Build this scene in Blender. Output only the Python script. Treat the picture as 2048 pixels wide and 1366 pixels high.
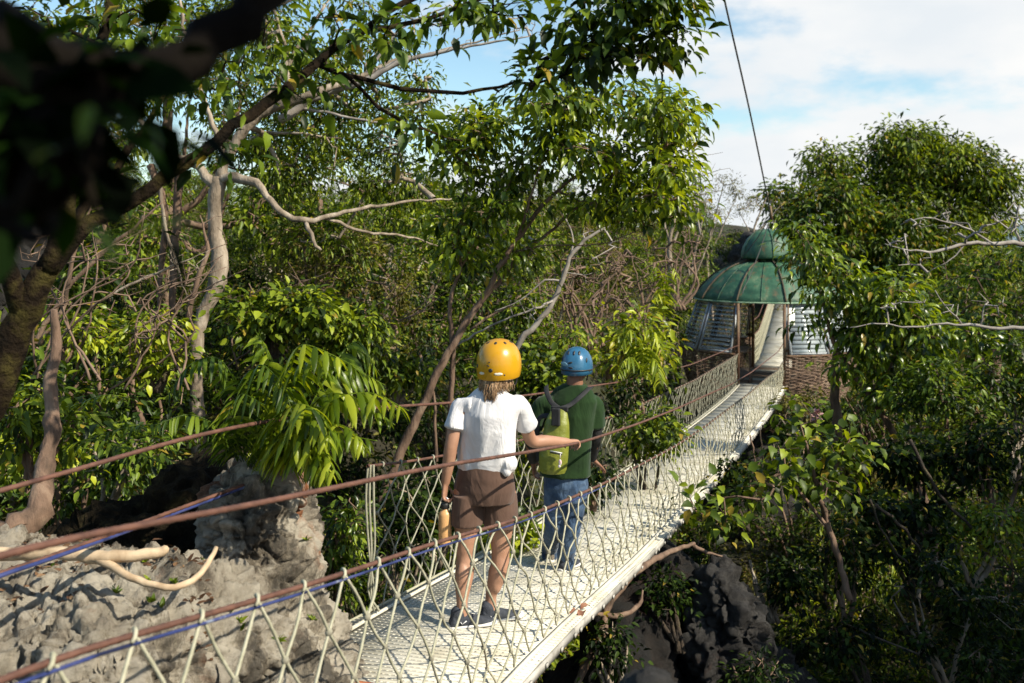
import bpy, math, random
import numpy as np
from mathutils import Vector, Matrix, noise as mnoise

SC = bpy.context.scene
for _o in list(bpy.data.objects): bpy.data.objects.remove(_o)
R = math.radians

# ------------------------------------------------------------------ camera
F_PX = 1991.0                       # focal length in photo pixels (35 mm on a 2048 px wide frame)
HZ = 480.0                          # the horizon's row in the photo
cam_d = bpy.data.cameras.new('camera')
cam = bpy.data.objects.new('camera', cam_d); SC.collection.objects.link(cam)
cam.location = (0, 0, 0); cam.rotation_euler = (R(90), 0, 0)
cam_d.lens = 35.0; cam_d.sensor_width = 36.0; cam_d.shift_y = -(683.0 - HZ) / 2048.0
cam_d.clip_start = 0.05; cam_d.clip_end = 9000
cam_d.dof.use_dof = True; cam_d.dof.focus_distance = 6.3; cam_d.dof.aperture_fstop = 3.5
SC.camera = cam

# ------------------------------------------------------------------ sun and sky
SUN_EL = R(40)
SUN_AZ = math.atan2(0.86, -0.51)    # clockwise from +Y: behind and to the right of the camera
sdir = Vector((math.sin(SUN_AZ) * math.cos(SUN_EL), math.cos(SUN_AZ) * math.cos(SUN_EL), math.sin(SUN_EL)))
sl = bpy.data.lights.new('sun', 'SUN'); sl.energy = 5.0; sl.angle = R(0.5); sl.color = (1.0, 0.92, 0.76)
so = bpy.data.objects.new('sun', sl); SC.collection.objects.link(so)
so.rotation_euler = sdir.to_track_quat('Z', 'Y').to_euler(); so.location = (20, -12, 20)

W = bpy.data.worlds.new("World"); SC.world = W; W.use_nodes = True
nt = W.node_tree; nt.nodes.clear()
def wn(t, **k):
    n = nt.nodes.new(t)
    for a, b in k.items(): setattr(n, a, b)
    return n
sky = wn('ShaderNodeTexSky', sky_type='NISHITA', sun_disc=False, sun_elevation=SUN_EL, sun_rotation=SUN_AZ, air_density=1.0, dust_density=0.6, ozone_density=2.0)
bg1 = wn('ShaderNodeBackground'); bg1.inputs['Strength'].default_value = 0.125
bg2 = wn('ShaderNodeBackground'); bg2.inputs['Strength'].default_value = 0.70
tint = wn('ShaderNodeMix', data_type='RGBA', blend_type='MULTIPLY'); tint.inputs[0].default_value = 1.0; tint.inputs[7].default_value = (1.0, 1.08, 1.0, 1)
nt.links.new(sky.outputs[0], tint.inputs[6]); nt.links.new(tint.outputs[2], bg1.inputs[0])
tc = wn('ShaderNodeTexCoord'); mp = wn('ShaderNodeMapping'); mp.inputs['Scale'].default_value = (1.0, 1.0, 2.4)
mp.inputs['Location'].default_value = (0.37, 0.1, 0.62)
nt.links.new(tc.outputs['Generated'], mp.inputs[0])
nz = wn('ShaderNodeTexNoise'); nz.inputs['Scale'].default_value = 3.4; nz.inputs['Detail'].default_value = 9; nz.inputs['Roughness'].default_value = 0.55
nt.links.new(mp.outputs[0], nz.inputs['Vector'])
sp = wn('ShaderNodeSeparateXYZ'); nt.links.new(tc.outputs['Generated'], sp.inputs[0])
def mth(op, a, b=None, clamp=False):
    n = wn('ShaderNodeMath', operation=op, use_clamp=clamp)
    for i, v in enumerate((a, b)):
        if v is None: continue
        if isinstance(v, (int, float)): n.inputs[i].default_value = v
        else: nt.links.new(v, n.inputs[i])
    return n.outputs[0]
# more cloud to the right and lower down, clear blue overhead
lean = mth('ADD', mth('MULTIPLY', sp.outputs['X'], 0.30), mth('MULTIPLY', sp.outputs['Z'], -0.95))
dens = mth('ADD', mth('ADD', nz.outputs['Fac'], lean), 0.185)
rmp = wn('ShaderNodeValToRGB'); rmp.color_ramp.elements[0].position = 0.46; rmp.color_ramp.elements[1].position = 0.58
rmp.color_ramp.interpolation = 'EASE'
nt.links.new(dens, rmp.inputs[0])
nz2 = wn('ShaderNodeTexNoise'); nz2.inputs['Scale'].default_value = 5.0; nz2.inputs['Detail'].default_value = 6
nt.links.new(mp.outputs[0], nz2.inputs['Vector'])
ccr = wn('ShaderNodeValToRGB')
ccr.color_ramp.elements[0].position = 0.36; ccr.color_ramp.elements[0].color = (0.84, 0.89, 0.93, 1)
ccr.color_ramp.elements[1].position = 0.62; ccr.color_ramp.elements[1].color = (1.0, 1.0, 0.99, 1)
nt.links.new(nz2.outputs['Fac'], ccr.inputs[0]); nt.links.new(ccr.outputs[0], bg2.inputs[0])
mix = wn('ShaderNodeMixShader'); nt.links.new(rmp.outputs[0], mix.inputs[0]); nt.links.new(bg1.outputs[0], mix.inputs[1]); nt.links.new(bg2.outputs[0], mix.inputs[2])
wo = wn('ShaderNodeOutputWorld'); nt.links.new(mix.outputs[0], wo.inputs[0])

SC.view_settings.view_transform = 'Standard'; SC.view_settings.look = 'None'
SC.view_settings.exposure = 0.5; SC.view_settings.gamma = 1.0
SC.render.engine = 'CYCLES'
cy = SC.cycles
cy.max_bounces = 5; cy.diffuse_bounces = 1; cy.glossy_bounces = 2; cy.transmission_bounces = 4; cy.transparent_max_bounces = 8
cy.caustics_reflective = False; cy.caustics_refractive = False
cy.sample_clamp_indirect = 4.0
cy.use_denoising = True
try: cy.denoiser = 'OPENIMAGEDENOISE'
except Exception: pass
cy.use_adaptive_sampling = True; cy.adaptive_threshold = 0.015

# ------------------------------------------------------------------ helpers
def P(px, py, D):
    """the point at depth D (metres straight ahead) seen at photo pixel px, py"""
    return np.array([(px - 1024.0) / F_PX * D, D, -(py - HZ) / F_PX * D])
def V3(a): return Vector((float(a[0]), float(a[1]), float(a[2])))
def unit(v):
    v = np.asarray(v, float); n = np.linalg.norm(v); return v / n if n > 1e-9 else v
def unitN(v):
    n = np.linalg.norm(v, axis=1, keepdims=True); n[n < 1e-9] = 1; return v / n
def smooth01(x): x = np.clip(x, 0, 1); return x * x * (3 - 2 * x)

class MB:
    """collects vertices and faces for one mesh object"""
    def __init__(s): s.V = []; s.T = []; s.Q = []; s.n = 0; s.A = []; s.mT = []; s.mQ = []
    def add(s, V, T=None, Q=None, a=None, m=0):
        V = np.asarray(V, float).reshape(-1, 3)
        if T is not None and len(T): T = np.asarray(T, int).reshape(-1, 3); s.T.append(T + s.n); s.mT.append(np.full(len(T), m))
        if Q is not None and len(Q): Q = np.asarray(Q, int).reshape(-1, 4); s.Q.append(Q + s.n); s.mQ.append(np.full(len(Q), m))
        s.V.append(V); s.A.append(np.full(len(V), 0.5) if a is None else np.asarray(a, float)); s.n += len(V)
    def mesh(s, name, smooth=False):
        me = bpy.data.meshes.new(name)
        if not s.V: return me
        V = np.concatenate(s.V)
        T = np.concatenate(s.T) if s.T else np.zeros((0, 3), int)
        Q = np.concatenate(s.Q) if s.Q else np.zeros((0, 4), int)
        me.vertices.add(len(V)); me.vertices.foreach_set('co', V.astype(np.float32).ravel())
        L = np.concatenate([T.ravel(), Q.ravel()]).astype(np.int32)
        me.loops.add(len(L)); me.loops.foreach_set('vertex_index', L)
        me.polygons.add(len(T) + len(Q))
        st = np.concatenate([np.arange(len(T)) * 3, len(T) * 3 + np.arange(len(Q)) * 4]).astype(np.int32)
        me.polygons.foreach_set('loop_start', st)
        mi = np.concatenate([x for x in s.mT + s.mQ]) if (s.mT or s.mQ) else np.zeros(0)
        if len(mi) and mi.max() > 0: me.polygons.foreach_set('material_index', mi.astype(np.int32))
        me.update(calc_edges=True)
        at = me.attributes.new('rnd', 'FLOAT', 'POINT'); at.data.foreach_set('value', np.concatenate(s.A).astype(np.float32))
        if smooth: me.polygons.foreach_set('use_smooth', np.ones(len(me.polygons), bool))
        me.validate()
        return me

def link(o, parent=None):
    SC.collection.objects.link(o)
    if parent is not None: o.parent = parent; o.matrix_parent_inverse = Matrix.Translation(-parent.location) if parent.parent is None else Matrix.Identity(4)
    return o
def obj(name, mb, mat, parent=None, smooth=False, label=None):
    """one mesh object in world coordinates (children keep world coordinates)"""
    me = mb.mesh(name, smooth) if isinstance(mb, MB) else mb
    for m in (mat if isinstance(mat, (list, tuple)) else [mat]): me.materials.append(m)
    o = bpy.data.objects.new(name, me)
    SC.collection.objects.link(o)
    if parent is not None:
        o.parent = parent
        root = parent
        while root.parent is not None: root = root.parent
        if parent is root: o.location = -root.location
    if label: o['label'] = label
    return o
def tag(o, label=None, cat=None, group=None, kind=None):
    if label and len(label.split()) > 16: print('LONG LABEL', label)
    if label: o['label'] = label
    if cat: o['category'] = cat
    if group: o['group'] = group
    if kind: o['kind'] = kind
    return o
def thing(name, label, cat, loc=(0, 0, 0), group=None):
    e = bpy.data.objects.new(name, None); SC.collection.objects.link(e)
    e.location = V3(loc); e.empty_display_size = 0.2
    return tag(e, label, cat, group)

def spline(pts, step=0.12):
    """Catmull-Rom through rows of numbers, resampled evenly; the first three columns are xyz"""
    p = np.asarray(pts, float)
    if len(p) == 2: p = np.array([p[0], (p[0] + p[1]) / 2, p[1]])
    e = np.vstack([2 * p[0] - p[1], p, 2 * p[-1] - p[-2]]); out = []
    for i in range(1, len(e) - 2):
        L = np.linalg.norm(e[i + 1][:3] - e[i][:3]); n = max(2, int(math.ceil(L / step)))
        t = np.linspace(0, 1, n, endpoint=False)[:, None]
        a, b, c, d = e[i - 1], e[i], e[i + 1], e[i + 2]
        out.append(0.5 * ((2 * b) + (-a + c) * t + (2 * a - 5 * b + 4 * c - d) * t ** 2 + (-a + 3 * b - 3 * c + d) * t ** 3))
    out.append(p[-1:]); return np.vstack(out)
def frames(p):
    t = np.gradient(p, axis=0); t = unitN(t); N = len(p)
    u = np.zeros_like(p); a = np.array([0, 0, 1.0]) if abs(t[0][2]) < 0.9 else np.array([1.0, 0, 0])
    u[0] = unit(np.cross(t[0], a))
    for i in range(1, N):
        v = u[i - 1] - np.dot(u[i - 1], t[i]) * t[i]; u[i] = unit(v) if np.linalg.norm(v) > 1e-6 else u[i - 1]
    return t, u, np.cross(t, u)
def tube(mb, p, r, n=8, cap=True, rough=0.0, rng=None, m=0, a=0.5):
    p = np.asarray(p, float); N = len(p); r = np.broadcast_to(np.asarray(r, float), (N,))
    t, u, w = frames(p); th = np.linspace(0, 2 * math.pi, n, endpoint=False)
    rr = r[:, None] * np.ones((N, n))
    if rough and rng is not None:
        k = rng.normal(0, 1, (N, n)); k = (k + np.roll(k, 1, 0) + np.roll(k, 1, 1) + np.roll(k, -1, 1)) / 2
        rr = rr * (1 + rough * k)
    V = p[:, None, :] + rr[:, :, None] * (np.cos(th)[None, :, None] * u[:, None, :] + np.sin(th)[None, :, None] * w[:, None, :])
    i = np.arange(N - 1)[:, None] * n; j = np.arange(n)[None, :]; j2 = (j + 1) % n
    Q = np.stack([i + j, i + j2, i + n + j2, i + n + j], -1).reshape(-1, 4)
    V = V.reshape(-1, 3); T = []
    if cap:
        V = np.vstack([V, p[0] - t[0] * r[0] * 0.35, p[-1] + t[-1] * r[-1] * 0.35]); c0 = N * n
        for k in range(n):
            T.append((c0, (k + 1) % n, k)); T.append((c0 + 1, (N - 1) * n + k, (N - 1) * n + (k + 1) % n))
    mb.add(V, T, Q, a=np.full(len(V), a), m=m)
def prisms(mb, A, B, ra, rb, n=3):
    """many straight tapered segments at once"""
    A = np.asarray(A, float); B = np.asarray(B, float); N = len(A)
    if not N: return
    t = unitN(B - A); a = np.where(np.abs(t[:, 2:3]) < 0.9, np.array([[0, 0, 1.0]]), np.array([[1.0, 0, 0]]))
    u = unitN(np.cross(t, a)); w = np.cross(t, u); th = np.linspace(0, 2 * math.pi, n, endpoint=False)
    c = np.cos(th)[None, :, None] * u[:, None, :] + np.sin(th)[None, :, None] * w[:, None, :]
    V = np.concatenate([A[:, None, :] + c * np.reshape(ra, (-1, 1, 1)), B[:, None, :] + c * np.reshape(rb, (-1, 1, 1))], 1)
    j = np.arange(n); Q = np.stack([j, (j + 1) % n, n + (j + 1) % n, n + j], -1)[None] + (np.arange(N) * 2 * n)[:, None, None]
    mb.add(V.reshape(-1, 3), None, Q.reshape(-1, 4))
def box(mb, c, sx, sy, sz, ax=None, m=0):
    """box of full sizes along the axes ax (three unit vectors)"""
    ax = np.eye(3) if ax is None else np.asarray(ax, float)
    k = np.array([[i, j, l] for i in (-.5, .5) for j in (-.5, .5) for l in (-.5, .5)]) * [sx, sy, sz]
    V = np.asarray(c, float) + k @ ax
    mb.add(V, None, [(0, 1, 3, 2), (4, 6, 7, 5), (0, 4, 5, 1), (2, 3, 7, 6), (0, 2, 6, 4), (1, 5, 7, 3)], m=m)
def bar(mb, A, B, w, h, up=(0, 0, 1), m=0):
    A = np.asarray(A, float); B = np.asarray(B, float); t = unit(B - A); s = unit(np.cross(t, up)); v = np.cross(s, t)
    box(mb, (A + B) / 2, np.linalg.norm(B - A), w, h, np.array([t, s, v]), m)
def loft(mb, rings, n=20, m=0):
    """rings: (centre, x half-axis vector, y half-axis vector); closed at both ends"""
    th = np.linspace(0, 2 * math.pi, n, endpoint=False)
    V = np.vstack([np.asarray(c, float) + np.outer(np.cos(th), x) + np.outer(np.sin(th), y) for c, x, y in rings])
    N = len(rings); i = np.arange(N - 1)[:, None] * n; j = np.arange(n)[None, :]; j2 = (j + 1) % n
    Q = np.stack([i + j, i + j2, i + n + j2, i + n + j], -1).reshape(-1, 4)
    V = np.vstack([V, rings[0][0], rings[-1][0]]); T = []
    for k in range(n):
        T.append((N * n, (k + 1) % n, k)); T.append((N * n + 1, (N - 1) * n + k, (N - 1) * n + (k + 1) % n))
    mb.add(V, T, Q, m=m)
def ball(mb, c, ax, n=14, k=9, m=0):
    """ellipsoid with half-axis vectors ax"""
    ax = np.asarray(ax, float); rg = []
    for f in np.linspace(-math.pi / 2 * 0.94, math.pi / 2 * 0.94, k):
        rg.append((np.asarray(c, float) + ax[2] * math.sin(f), ax[0] * math.cos(f), ax[1] * math.cos(f)))
    loft(mb, rg, n, m)
def remesh(mb, voxel=0.006, it=6, fac=0.5, disp=None):
    me = mb.mesh('tmp'); o = bpy.data.objects.new('tmp', me); SC.collection.objects.link(o)
    md = o.modifiers.new('r', 'REMESH'); md.mode = 'VOXEL'; md.voxel_size = voxel; md.use_smooth_shade = True
    sm = o.modifiers.new('s', 'SMOOTH'); sm.iterations = it; sm.factor = fac
    dg = bpy.context.evaluated_depsgraph_get(); dg.update()
    out = bpy.data.meshes.new_from_object(o.evaluated_get(dg))
    bpy.data.objects.remove(o); bpy.data.meshes.remove(me)
    if disp is not None:
        N = len(out.vertices); co = np.empty(N * 3, np.float32); out.vertices.foreach_get('co', co); co = co.reshape(-1, 3)
        no = np.empty(N * 3, np.float32); out.vertices.foreach_get('normal', no); no = no.reshape(-1, 3)
        co = disp(co.astype(float), no.astype(float)); out.vertices.foreach_set('co', co.astype(np.float32).ravel()); out.update()
    out.polygons.foreach_set('use_smooth', np.ones(len(out.polygons), bool))
    return out

# ------------------------------------------------------------------ materials
def nodes(name):
    m = bpy.data.materials.new(name); m.use_nodes = True; t = m.node_tree; t.nodes.clear()
    out = t.nodes.new('ShaderNodeOutputMaterial'); b = t.nodes.new('ShaderNodeBsdfPrincipled'); t.links.new(b.outputs[0], out.inputs[0])
    return m, t, b, out
def ramp(t, src, stops, interp='LINEAR'):
    r = t.nodes.new('ShaderNodeValToRGB'); r.color_ramp.interpolation = interp
    e = r.color_ramp.elements
    while len(e) < len(stops): e.new(0.5)
    for k, (p, c) in enumerate(stops): e[k].position = p; e[k].color = (*c, 1)
    t.links.new(src, r.inputs[0]); return r.outputs[0]
def tnoise(t, scale, detail=6, rough=0.6, kind='Object', stretch=None, dist=0.0):
    c = t.nodes.new('ShaderNodeTexCoord'); src = c.outputs[kind]
    if stretch:
        mp = t.nodes.new('ShaderNodeMapping'); mp.inputs['Scale'].default_value = stretch; t.links.new(src, mp.inputs[0]); src = mp.outputs[0]
    n = t.nodes.new('ShaderNodeTexNoise'); n.inputs['Scale'].default_value = scale; n.inputs['Detail'].default_value = detail
    n.inputs['Roughness'].default_value = rough; n.inputs['Distortion'].default_value = dist
    t.links.new(src, n.inputs['Vector']); return n.outputs['Fac']
def bump(t, b, h, strength=0.4, dist=0.02):
    n = t.nodes.new('ShaderNodeBump'); n.inputs['Strength'].default_value = strength; n.inputs['Distance'].default_value = dist
    t.links.new(h, n.inputs['Height']); t.links.new(n.outputs[0], b.inputs['Normal'])
def simple(name, stops, scale=8, rough=0.7, bmp=0.3, bd=0.01, metal=0.0, stretch=None, detail=6, spec=0.5, bscale=None, coat=0.0):
    m, t, b, o = nodes(name); f = tnoise(t, scale, detail, stretch=stretch)
    t.links.new(ramp(t, f, stops), b.inputs['Base Color']); b.inputs['Roughness'].default_value = rough
    b.inputs['Metallic'].default_value = metal; b.inputs['Specular IOR Level'].default_value = spec; b.inputs['Coat Weight'].default_value = coat
    if bmp: bump(t, b, tnoise(t, bscale or scale * 3, detail, stretch=stretch), bmp, bd)
    return m
def leafmat(name, dark, mid, light, old=(0.30, 0.22, 0.03), rough=0.45, trans=0.32, gloss=0.30):
    m, t, b, out = nodes(name)
    at = t.nodes.new('ShaderNodeAttribute'); at.attribute_name = 'rnd'
    oi = t.nodes.new('ShaderNodeObjectInfo')
    ad = t.nodes.new('ShaderNodeMath'); ad.operation = 'MULTIPLY_ADD'; ad.inputs[1].default_value = 0.16; 
    t.links.new(oi.outputs['Random'], ad.inputs[0]); t.links.new(at.outputs['Fac'], ad.inputs[2])
    sb = t.nodes.new('ShaderNodeMath'); sb.operation = 'SUBTRACT'; sb.inputs[1].default_value = 0.08; t.links.new(ad.outputs[0], sb.inputs[0])
    col = ramp(t, sb.outputs[0], [(0.0, dark), (0.45, mid), (0.9, light), (0.985, light), (1.0, old)])
    t.links.new(col, b.inputs['Base Color']); b.inputs['Roughness'].default_value = rough; b.inputs['Specular IOR Level'].default_value = gloss
    bump(t, b, tnoise(t, 60, 2), 0.25, 0.004)
    tr = t.nodes.new('ShaderNodeBsdfTranslucent')
    mx = t.nodes.new('ShaderNodeMix'); mx.data_type = 'RGBA'; mx.blend_type = 'MULTIPLY'; mx.inputs[0].default_value = 1.0
    mx.inputs[7].default_value = (1.9, 1.75, 0.45, 1); t.links.new(col, mx.inputs[6]); t.links.new(mx.outputs[2], tr.inputs[0])
    ms = t.nodes.new('ShaderNodeMixShader'); ms.inputs[0].default_value = trans
    t.links.new(b.outputs[0], ms.inputs[1]); t.links.new(tr.outputs[0], ms.inputs[2]); t.links.new(ms.outputs[0], out.inputs[0])
    return m
M = {}
M['leaf_a'] = leafmat('leaf_deep', (0.008, 0.018, 0.003), (0.042, 0.082, 0.008), (0.18, 0.25, 0.018))
M['leaf_b'] = leafmat('leaf_mid', (0.014, 0.028, 0.004), (0.085, 0.135, 0.009), (0.29, 0.35, 0.022))
M['leaf_c'] = leafmat('leaf_lime', (0.035, 0.06, 0.005), (0.18, 0.24, 0.012), (0.42, 0.46, 0.030), rough=0.35)
M['leaf_d'] = leafmat('leaf_olive', (0.035, 0.034, 0.010), (0.11, 0.11, 0.022), (0.24, 0.22, 0.05), old=(0.22, 0.12, 0.05), rough=0.6)
M['leaf_g'] = leafmat('leaf_glossy', (0.014, 0.032, 0.004), (0.095, 0.155, 0.012), (0.27, 0.34, 0.030), rough=0.30, gloss=0.45, trans=0.34)
M['leaf_x'] = leafmat('leaf_shade', (0.002, 0.006, 0.002), (0.009, 0.022, 0.004), (0.045, 0.075, 0.010), rough=0.5, trans=0.3, gloss=0.12)  # leaf colour darkened to stand in for deep shade
M['leaf_k'] = leafmat('leaf_black', (0.0008, 0.002, 0.0006), (0.0025, 0.008, 0.0015), (0.012, 0.032, 0.004), rough=0.7, trans=0.3, gloss=0.03)  # near tree's leaves: its shade painted in as almost black
M['leaf_f'] = leafmat('leaf_fern', (0.025, 0.05, 0.004), (0.13, 0.20, 0.010), (0.34, 0.39, 0.030), rough=0.32, trans=.4)
M['bark_pale'] = simple('bark_pale', [(0.3, (0.12, 0.09, 0.06)), (0.5, (0.26, 0.205, 0.15)), (0.68, (0.45, 0.38, 0.30))], 9, 0.85, 0.8, 0.02, stretch=(1, 1, 0.35), bscale=30)
M['bark_brown'] = simple('bark_brown', [(0.3, (0.06, 0.038, 0.024)), (0.5, (0.17, 0.105, 0.07)), (0.7, (0.27, 0.19, 0.13))], 10, 0.85, 0.8, 0.015, stretch=(1, 1, 0.3), bscale=36)
M['bark_dark'] = simple('bark_dark', [(0.35, (0.022, 0.016, 0.012)), (0.55, (0.06, 0.042, 0.026)), (0.72, (0.10, 0.095, 0.035))], 8, 0.9, 0.8, 0.02, bscale=30)
M['bark_shade'] = simple('bark_shade', [(0.35, (0.003, 0.0022, 0.0018)), (0.55, (0.008, 0.006, 0.004)), (0.72, (0.022, 0.018, 0.008))], 8, 0.95, 0.6, 0.02, bscale=30, spec=.1)  # shade on the near tree painted into its bark colour
M['bark_moss_shade'] = simple('bark_moss_shade', [(0.35, (0.005, 0.004, 0.003)), (0.52, (0.018, 0.012, 0.007)), (0.70, (0.06, 0.05, 0.014))], 9, 0.95, 0.9, 0.03, bscale=30, spec=.1)  # mossy bark, darkened throughout to read as shaded
M['twig_dry'] = simple('twig_dry', [(0.3, (0.07, 0.042, 0.028)), (0.6, (0.22, 0.145, 0.10))], 6, 0.9, 0)
M['twig_grey'] = simple('twig_grey', [(0.3, (0.15, 0.125, 0.105)), (0.6, (0.36, 0.325, 0.29))], 6, 0.85, 0.4, 0.01)

# ------------------------------------------------------------------ where the bridge runs
TV = np.array([0.3214, 0.947, 0]); NV = np.array([0.947, -0.3214, 0])      # along the bridge, across it to the right
N_L, N_R = -2.65, -1.58; N_C = (N_L + N_R) / 2
def W3(n, t, z): return NV * n + TV * t + np.array([0, 0, z])
def D2t(D): return 1.0562 * np.asarray(D, float) - 0.536
_dk = np.array([(4.0, 2.08), (4.99, 2.146), (5.71, 2.21), (6.24, 2.29), (6.97, 2.39), (8.07, 2.51), (9.49, 2.63), (11.3, 2.81), (13.2, 2.97), (16.96, 3.27), (19.8, 3.45), (22.5, 3.60), (25.2, 3.66), (32, 3.66)])
def deckz(t):
    t = np.asarray(t, float); w = np.linspace(-1.2, 1.2, 7)
    return np.mean([np.interp(t + k, D2t(_dk[:, 0]), -_dk[:, 1]) for k in w], axis=0)
T0, T1 = 4.29, 25.55
TC = 27.65                                                                   # the cabin's centre along the bridge
def on_plane(px, side):
    """depth at which a photo column meets the left or right net's plane"""
    c = (1.668, 2.798)[side == 'L']; return c * F_PX / (1700.0 - px)
def rail_fn(pts, side):
    nn = N_R if side == 'R' else N_L
    a = np.array([((on_plane(x, side) + .3214 * nn) / .947, -(y - HZ) / F_PX * on_plane(x, side)) for x, y in pts]); w = np.linspace(-.35, .35, 5)
    return lambda t: np.mean([np.interp(np.asarray(t, float) + k, a[:, 0], a[:, 1]) for k in w], axis=0)
netR = rail_fn([(-60, 1366), (0, 1346), (174, 1298), (318, 1256), (538, 1194), (700, 1144), (870, 1085), (1034, 1040), (1118, 1007), (1223, 960), (1288, 926), (1350, 893), (1406, 856), (1449, 824), (1504, 783), (1532, 758), (1556, 742)], 'R')
railR = rail_fn([(-60, 1110), (0, 1100), (200, 1066), (400, 1030), (600, 990), (860, 935), (1034, 908), (1160, 886), (1270, 850), (1350, 819), (1425, 785), (1460, 770), (1504, 744), (1556, 704)], 'R')
netL = rail_fn([(560, 945), (740, 932), (800, 926), (890, 911), (1045, 880), (1160, 852), (1237, 829), (1300, 801), (1390, 760), (1478, 707)], 'L')
railL = rail_fn([(-60, 995), (0, 985), (200, 925), (420, 862), (640, 826), (740, 816), (900, 806), (1060, 790), (1240, 764), (1380, 730), (1478, 690)], 'L')
def deckP(px, py):
    """the point of the deck seen at a photo pixel"""
    D = 5.0
    for _ in range(40):
        q = P(px, py, D); t = q[0] * TV[0] + q[1] * TV[1]; z = float(deckz(t)); D = 0.5 * D + 0.5 * (-z * F_PX / (py - HZ))
    return P(px, py, D)

# ------------------------------------------------------------------ ground
_rg = np.random.default_rng(5)
def gz(X, Y):
    X = np.asarray(X, float); Y = np.asarray(Y, float)
    u = .947 * X - .3214 * Y
    gl = smooth01((u + 6.2) / 2.6); gr = smooth01((u + 0.2) / 4.5)
    z = -2.5 * (1 - gl) + gl * (-8.0 * (1 - gr) + -5.6 * gr)
    side = smooth01((X - .25 * Y + 1) / 8.0)                     # 0 at the left, 1 on the right
    rise = smooth01((Y - 21) / 38.0)
    z = z * (1 - rise) + rise * (0.55 * (1 - side) + -2.6 * side)
    fall = smooth01((Y - 75) / 160.0); z = z * (1 - fall) + fall * -9.0
    z = z + 0.5 * np.sin(X * .55 + 1.3) * np.cos(Y * .43) * smooth01((Y - 8) / 8) + 0.16 * np.sin(X * 2.1 + Y) * np.cos(Y * 1.7 - X)
    r = np.hypot(X, Y * 1.0); p = 1 - smooth01((r - 1.1) / 1.6)
    p = np.maximum(p, (1 - smooth01((Y + 1.5) / 1.5)) * (1 - smooth01((r - 6) / 6)))
    z = z * (1 - p) + p * -1.75
    return z
def ground():
    s = np.linspace(-1, 1, 260); ax = np.sign(s) * (np.abs(s) ** 3.2) * 2600 + s * 45
    X, Y = np.meshgrid(ax, ax + 14, indexing='ij'); Z = gz(X, Y)
    n = len(ax); V = np.stack([X, Y, Z], -1).reshape(-1, 3)
    i = np.arange(n - 1)[:, None] * n; j = np.arange(n - 1)[None]
    Q = np.stack([i + j, i + n + j, i + n + j + 1, i + j + 1], -1).reshape(-1, 4)
    mb = MB(); mb.add(V, None, Q)
    m, t, b, o = nodes('forest_soil')
    t.links.new(ramp(t, tnoise(t, 1.1, 8, 0.7), [(0.3, (0.012, 0.011, 0.006)), (0.5, (0.035, 0.030, 0.014)), (0.62, (0.030, 0.042, 0.012)), (0.8, (0.08, 0.06, 0.035))]), b.inputs['Base Color'])
    b.inputs['Roughness'].default_value = 0.95; bump(t, b, tnoise(t, 6, 8), 0.8, 0.15)
    tag(obj('ground', mb, m, smooth=True), kind='structure')
ground()
def far_hills():
    mb = MB()
    for d, h0, s, x0, x1 in ((1500, 12, 4, -900, 2100), (2300, 26, 9, -1500, 3000)):
        n = 260; x = np.linspace(x0, x1, n); f = np.linspace(0, 1, 9)
        prof = h0 + s * (np.sin(x / 210 + s) + .6 * np.sin(x / 87 + 2 * s) + .25 * np.sin(x / 31))
        V = []
        for k in f:
            V.append(np.stack([x, np.full(n, d + (k - .5) * 700), -20 + (prof + 20) * math.sin(math.pi * k) ** .8], -1))
        V = np.stack(V).reshape(-1, 3); i = np.arange(8)[:, None] * n; j = np.arange(n - 1)[None]
        mb.add(V, None, np.stack([i + j, i + j + 1, i + n + j + 1, i + n + j], -1).reshape(-1, 4))
    m = simple('far_hill_haze', [(0.35, (0.10, 0.15, 0.19)), (0.65, (0.15, 0.21, 0.26))], 0.01, 1, 0)  # bluish haze of distance painted into the hill colour
    tag(obj('hills', mb, m, smooth=True), kind='structure')
far_hills()

# ------------------------------------------------------------------ rock
def rockmat(name, light, grey, dark, rust=(0.30, 0.09, 0.03), rust_at=0.66):
    m, t, b, o = nodes(name)
    base = ramp(t, tnoise(t, 2.6, 10, 0.72), [(0.30, dark), (0.44, grey), (0.56, light), (0.74, tuple(min(1, c * 1.25) for c in light))])
    st = ramp(t, tnoise(t, 1.5, 7, 0.65, dist=0.6), [(rust_at - .05, (0, 0, 0)), (rust_at + .05, (1, 1, 1))])
    mx = t.nodes.new('ShaderNodeMix'); mx.data_type = 'RGBA'; t.links.new(st, mx.inputs[0]); t.links.new(base, mx.inputs[6]); mx.inputs[7].default_value = (*rust, 1)
    ds = ramp(t, tnoise(t, 2.6, 11, 0.75, stretch=(1, 1, 0.5)), [(0.40, (0.08, 0.07, 0.06)), (0.46, (0.5, 0.47, 0.43)), (0.50, (1, 1, 1))])
    m2 = t.nodes.new('ShaderNodeMix'); m2.data_type = 'RGBA'; m2.blend_type = 'MULTIPLY'; m2.inputs[0].default_value = 0.85
    t.links.new(mx.outputs[2], m2.inputs[6]); t.links.new(ds, m2.inputs[7]); t.links.new(m2.outputs[2], b.inputs['Base Color'])
    b.inputs['Roughness'].default_value = 0.9; bump(t, b, tnoise(t, 16, 12, 0.8), 1.0, 0.05)
    return m
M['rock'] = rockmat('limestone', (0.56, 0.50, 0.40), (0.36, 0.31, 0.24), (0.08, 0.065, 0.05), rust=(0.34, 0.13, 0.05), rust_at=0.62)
M['rock_dark'] = rockmat('limestone_grey_shade', (0.06, 0.055, 0.05), (0.018, 0.016, 0.015), (0.004, 0.0035, 0.0035), rust=(0.05, 0.018, 0.01))  # grey rock with the gorge's shade painted into its colour
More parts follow.
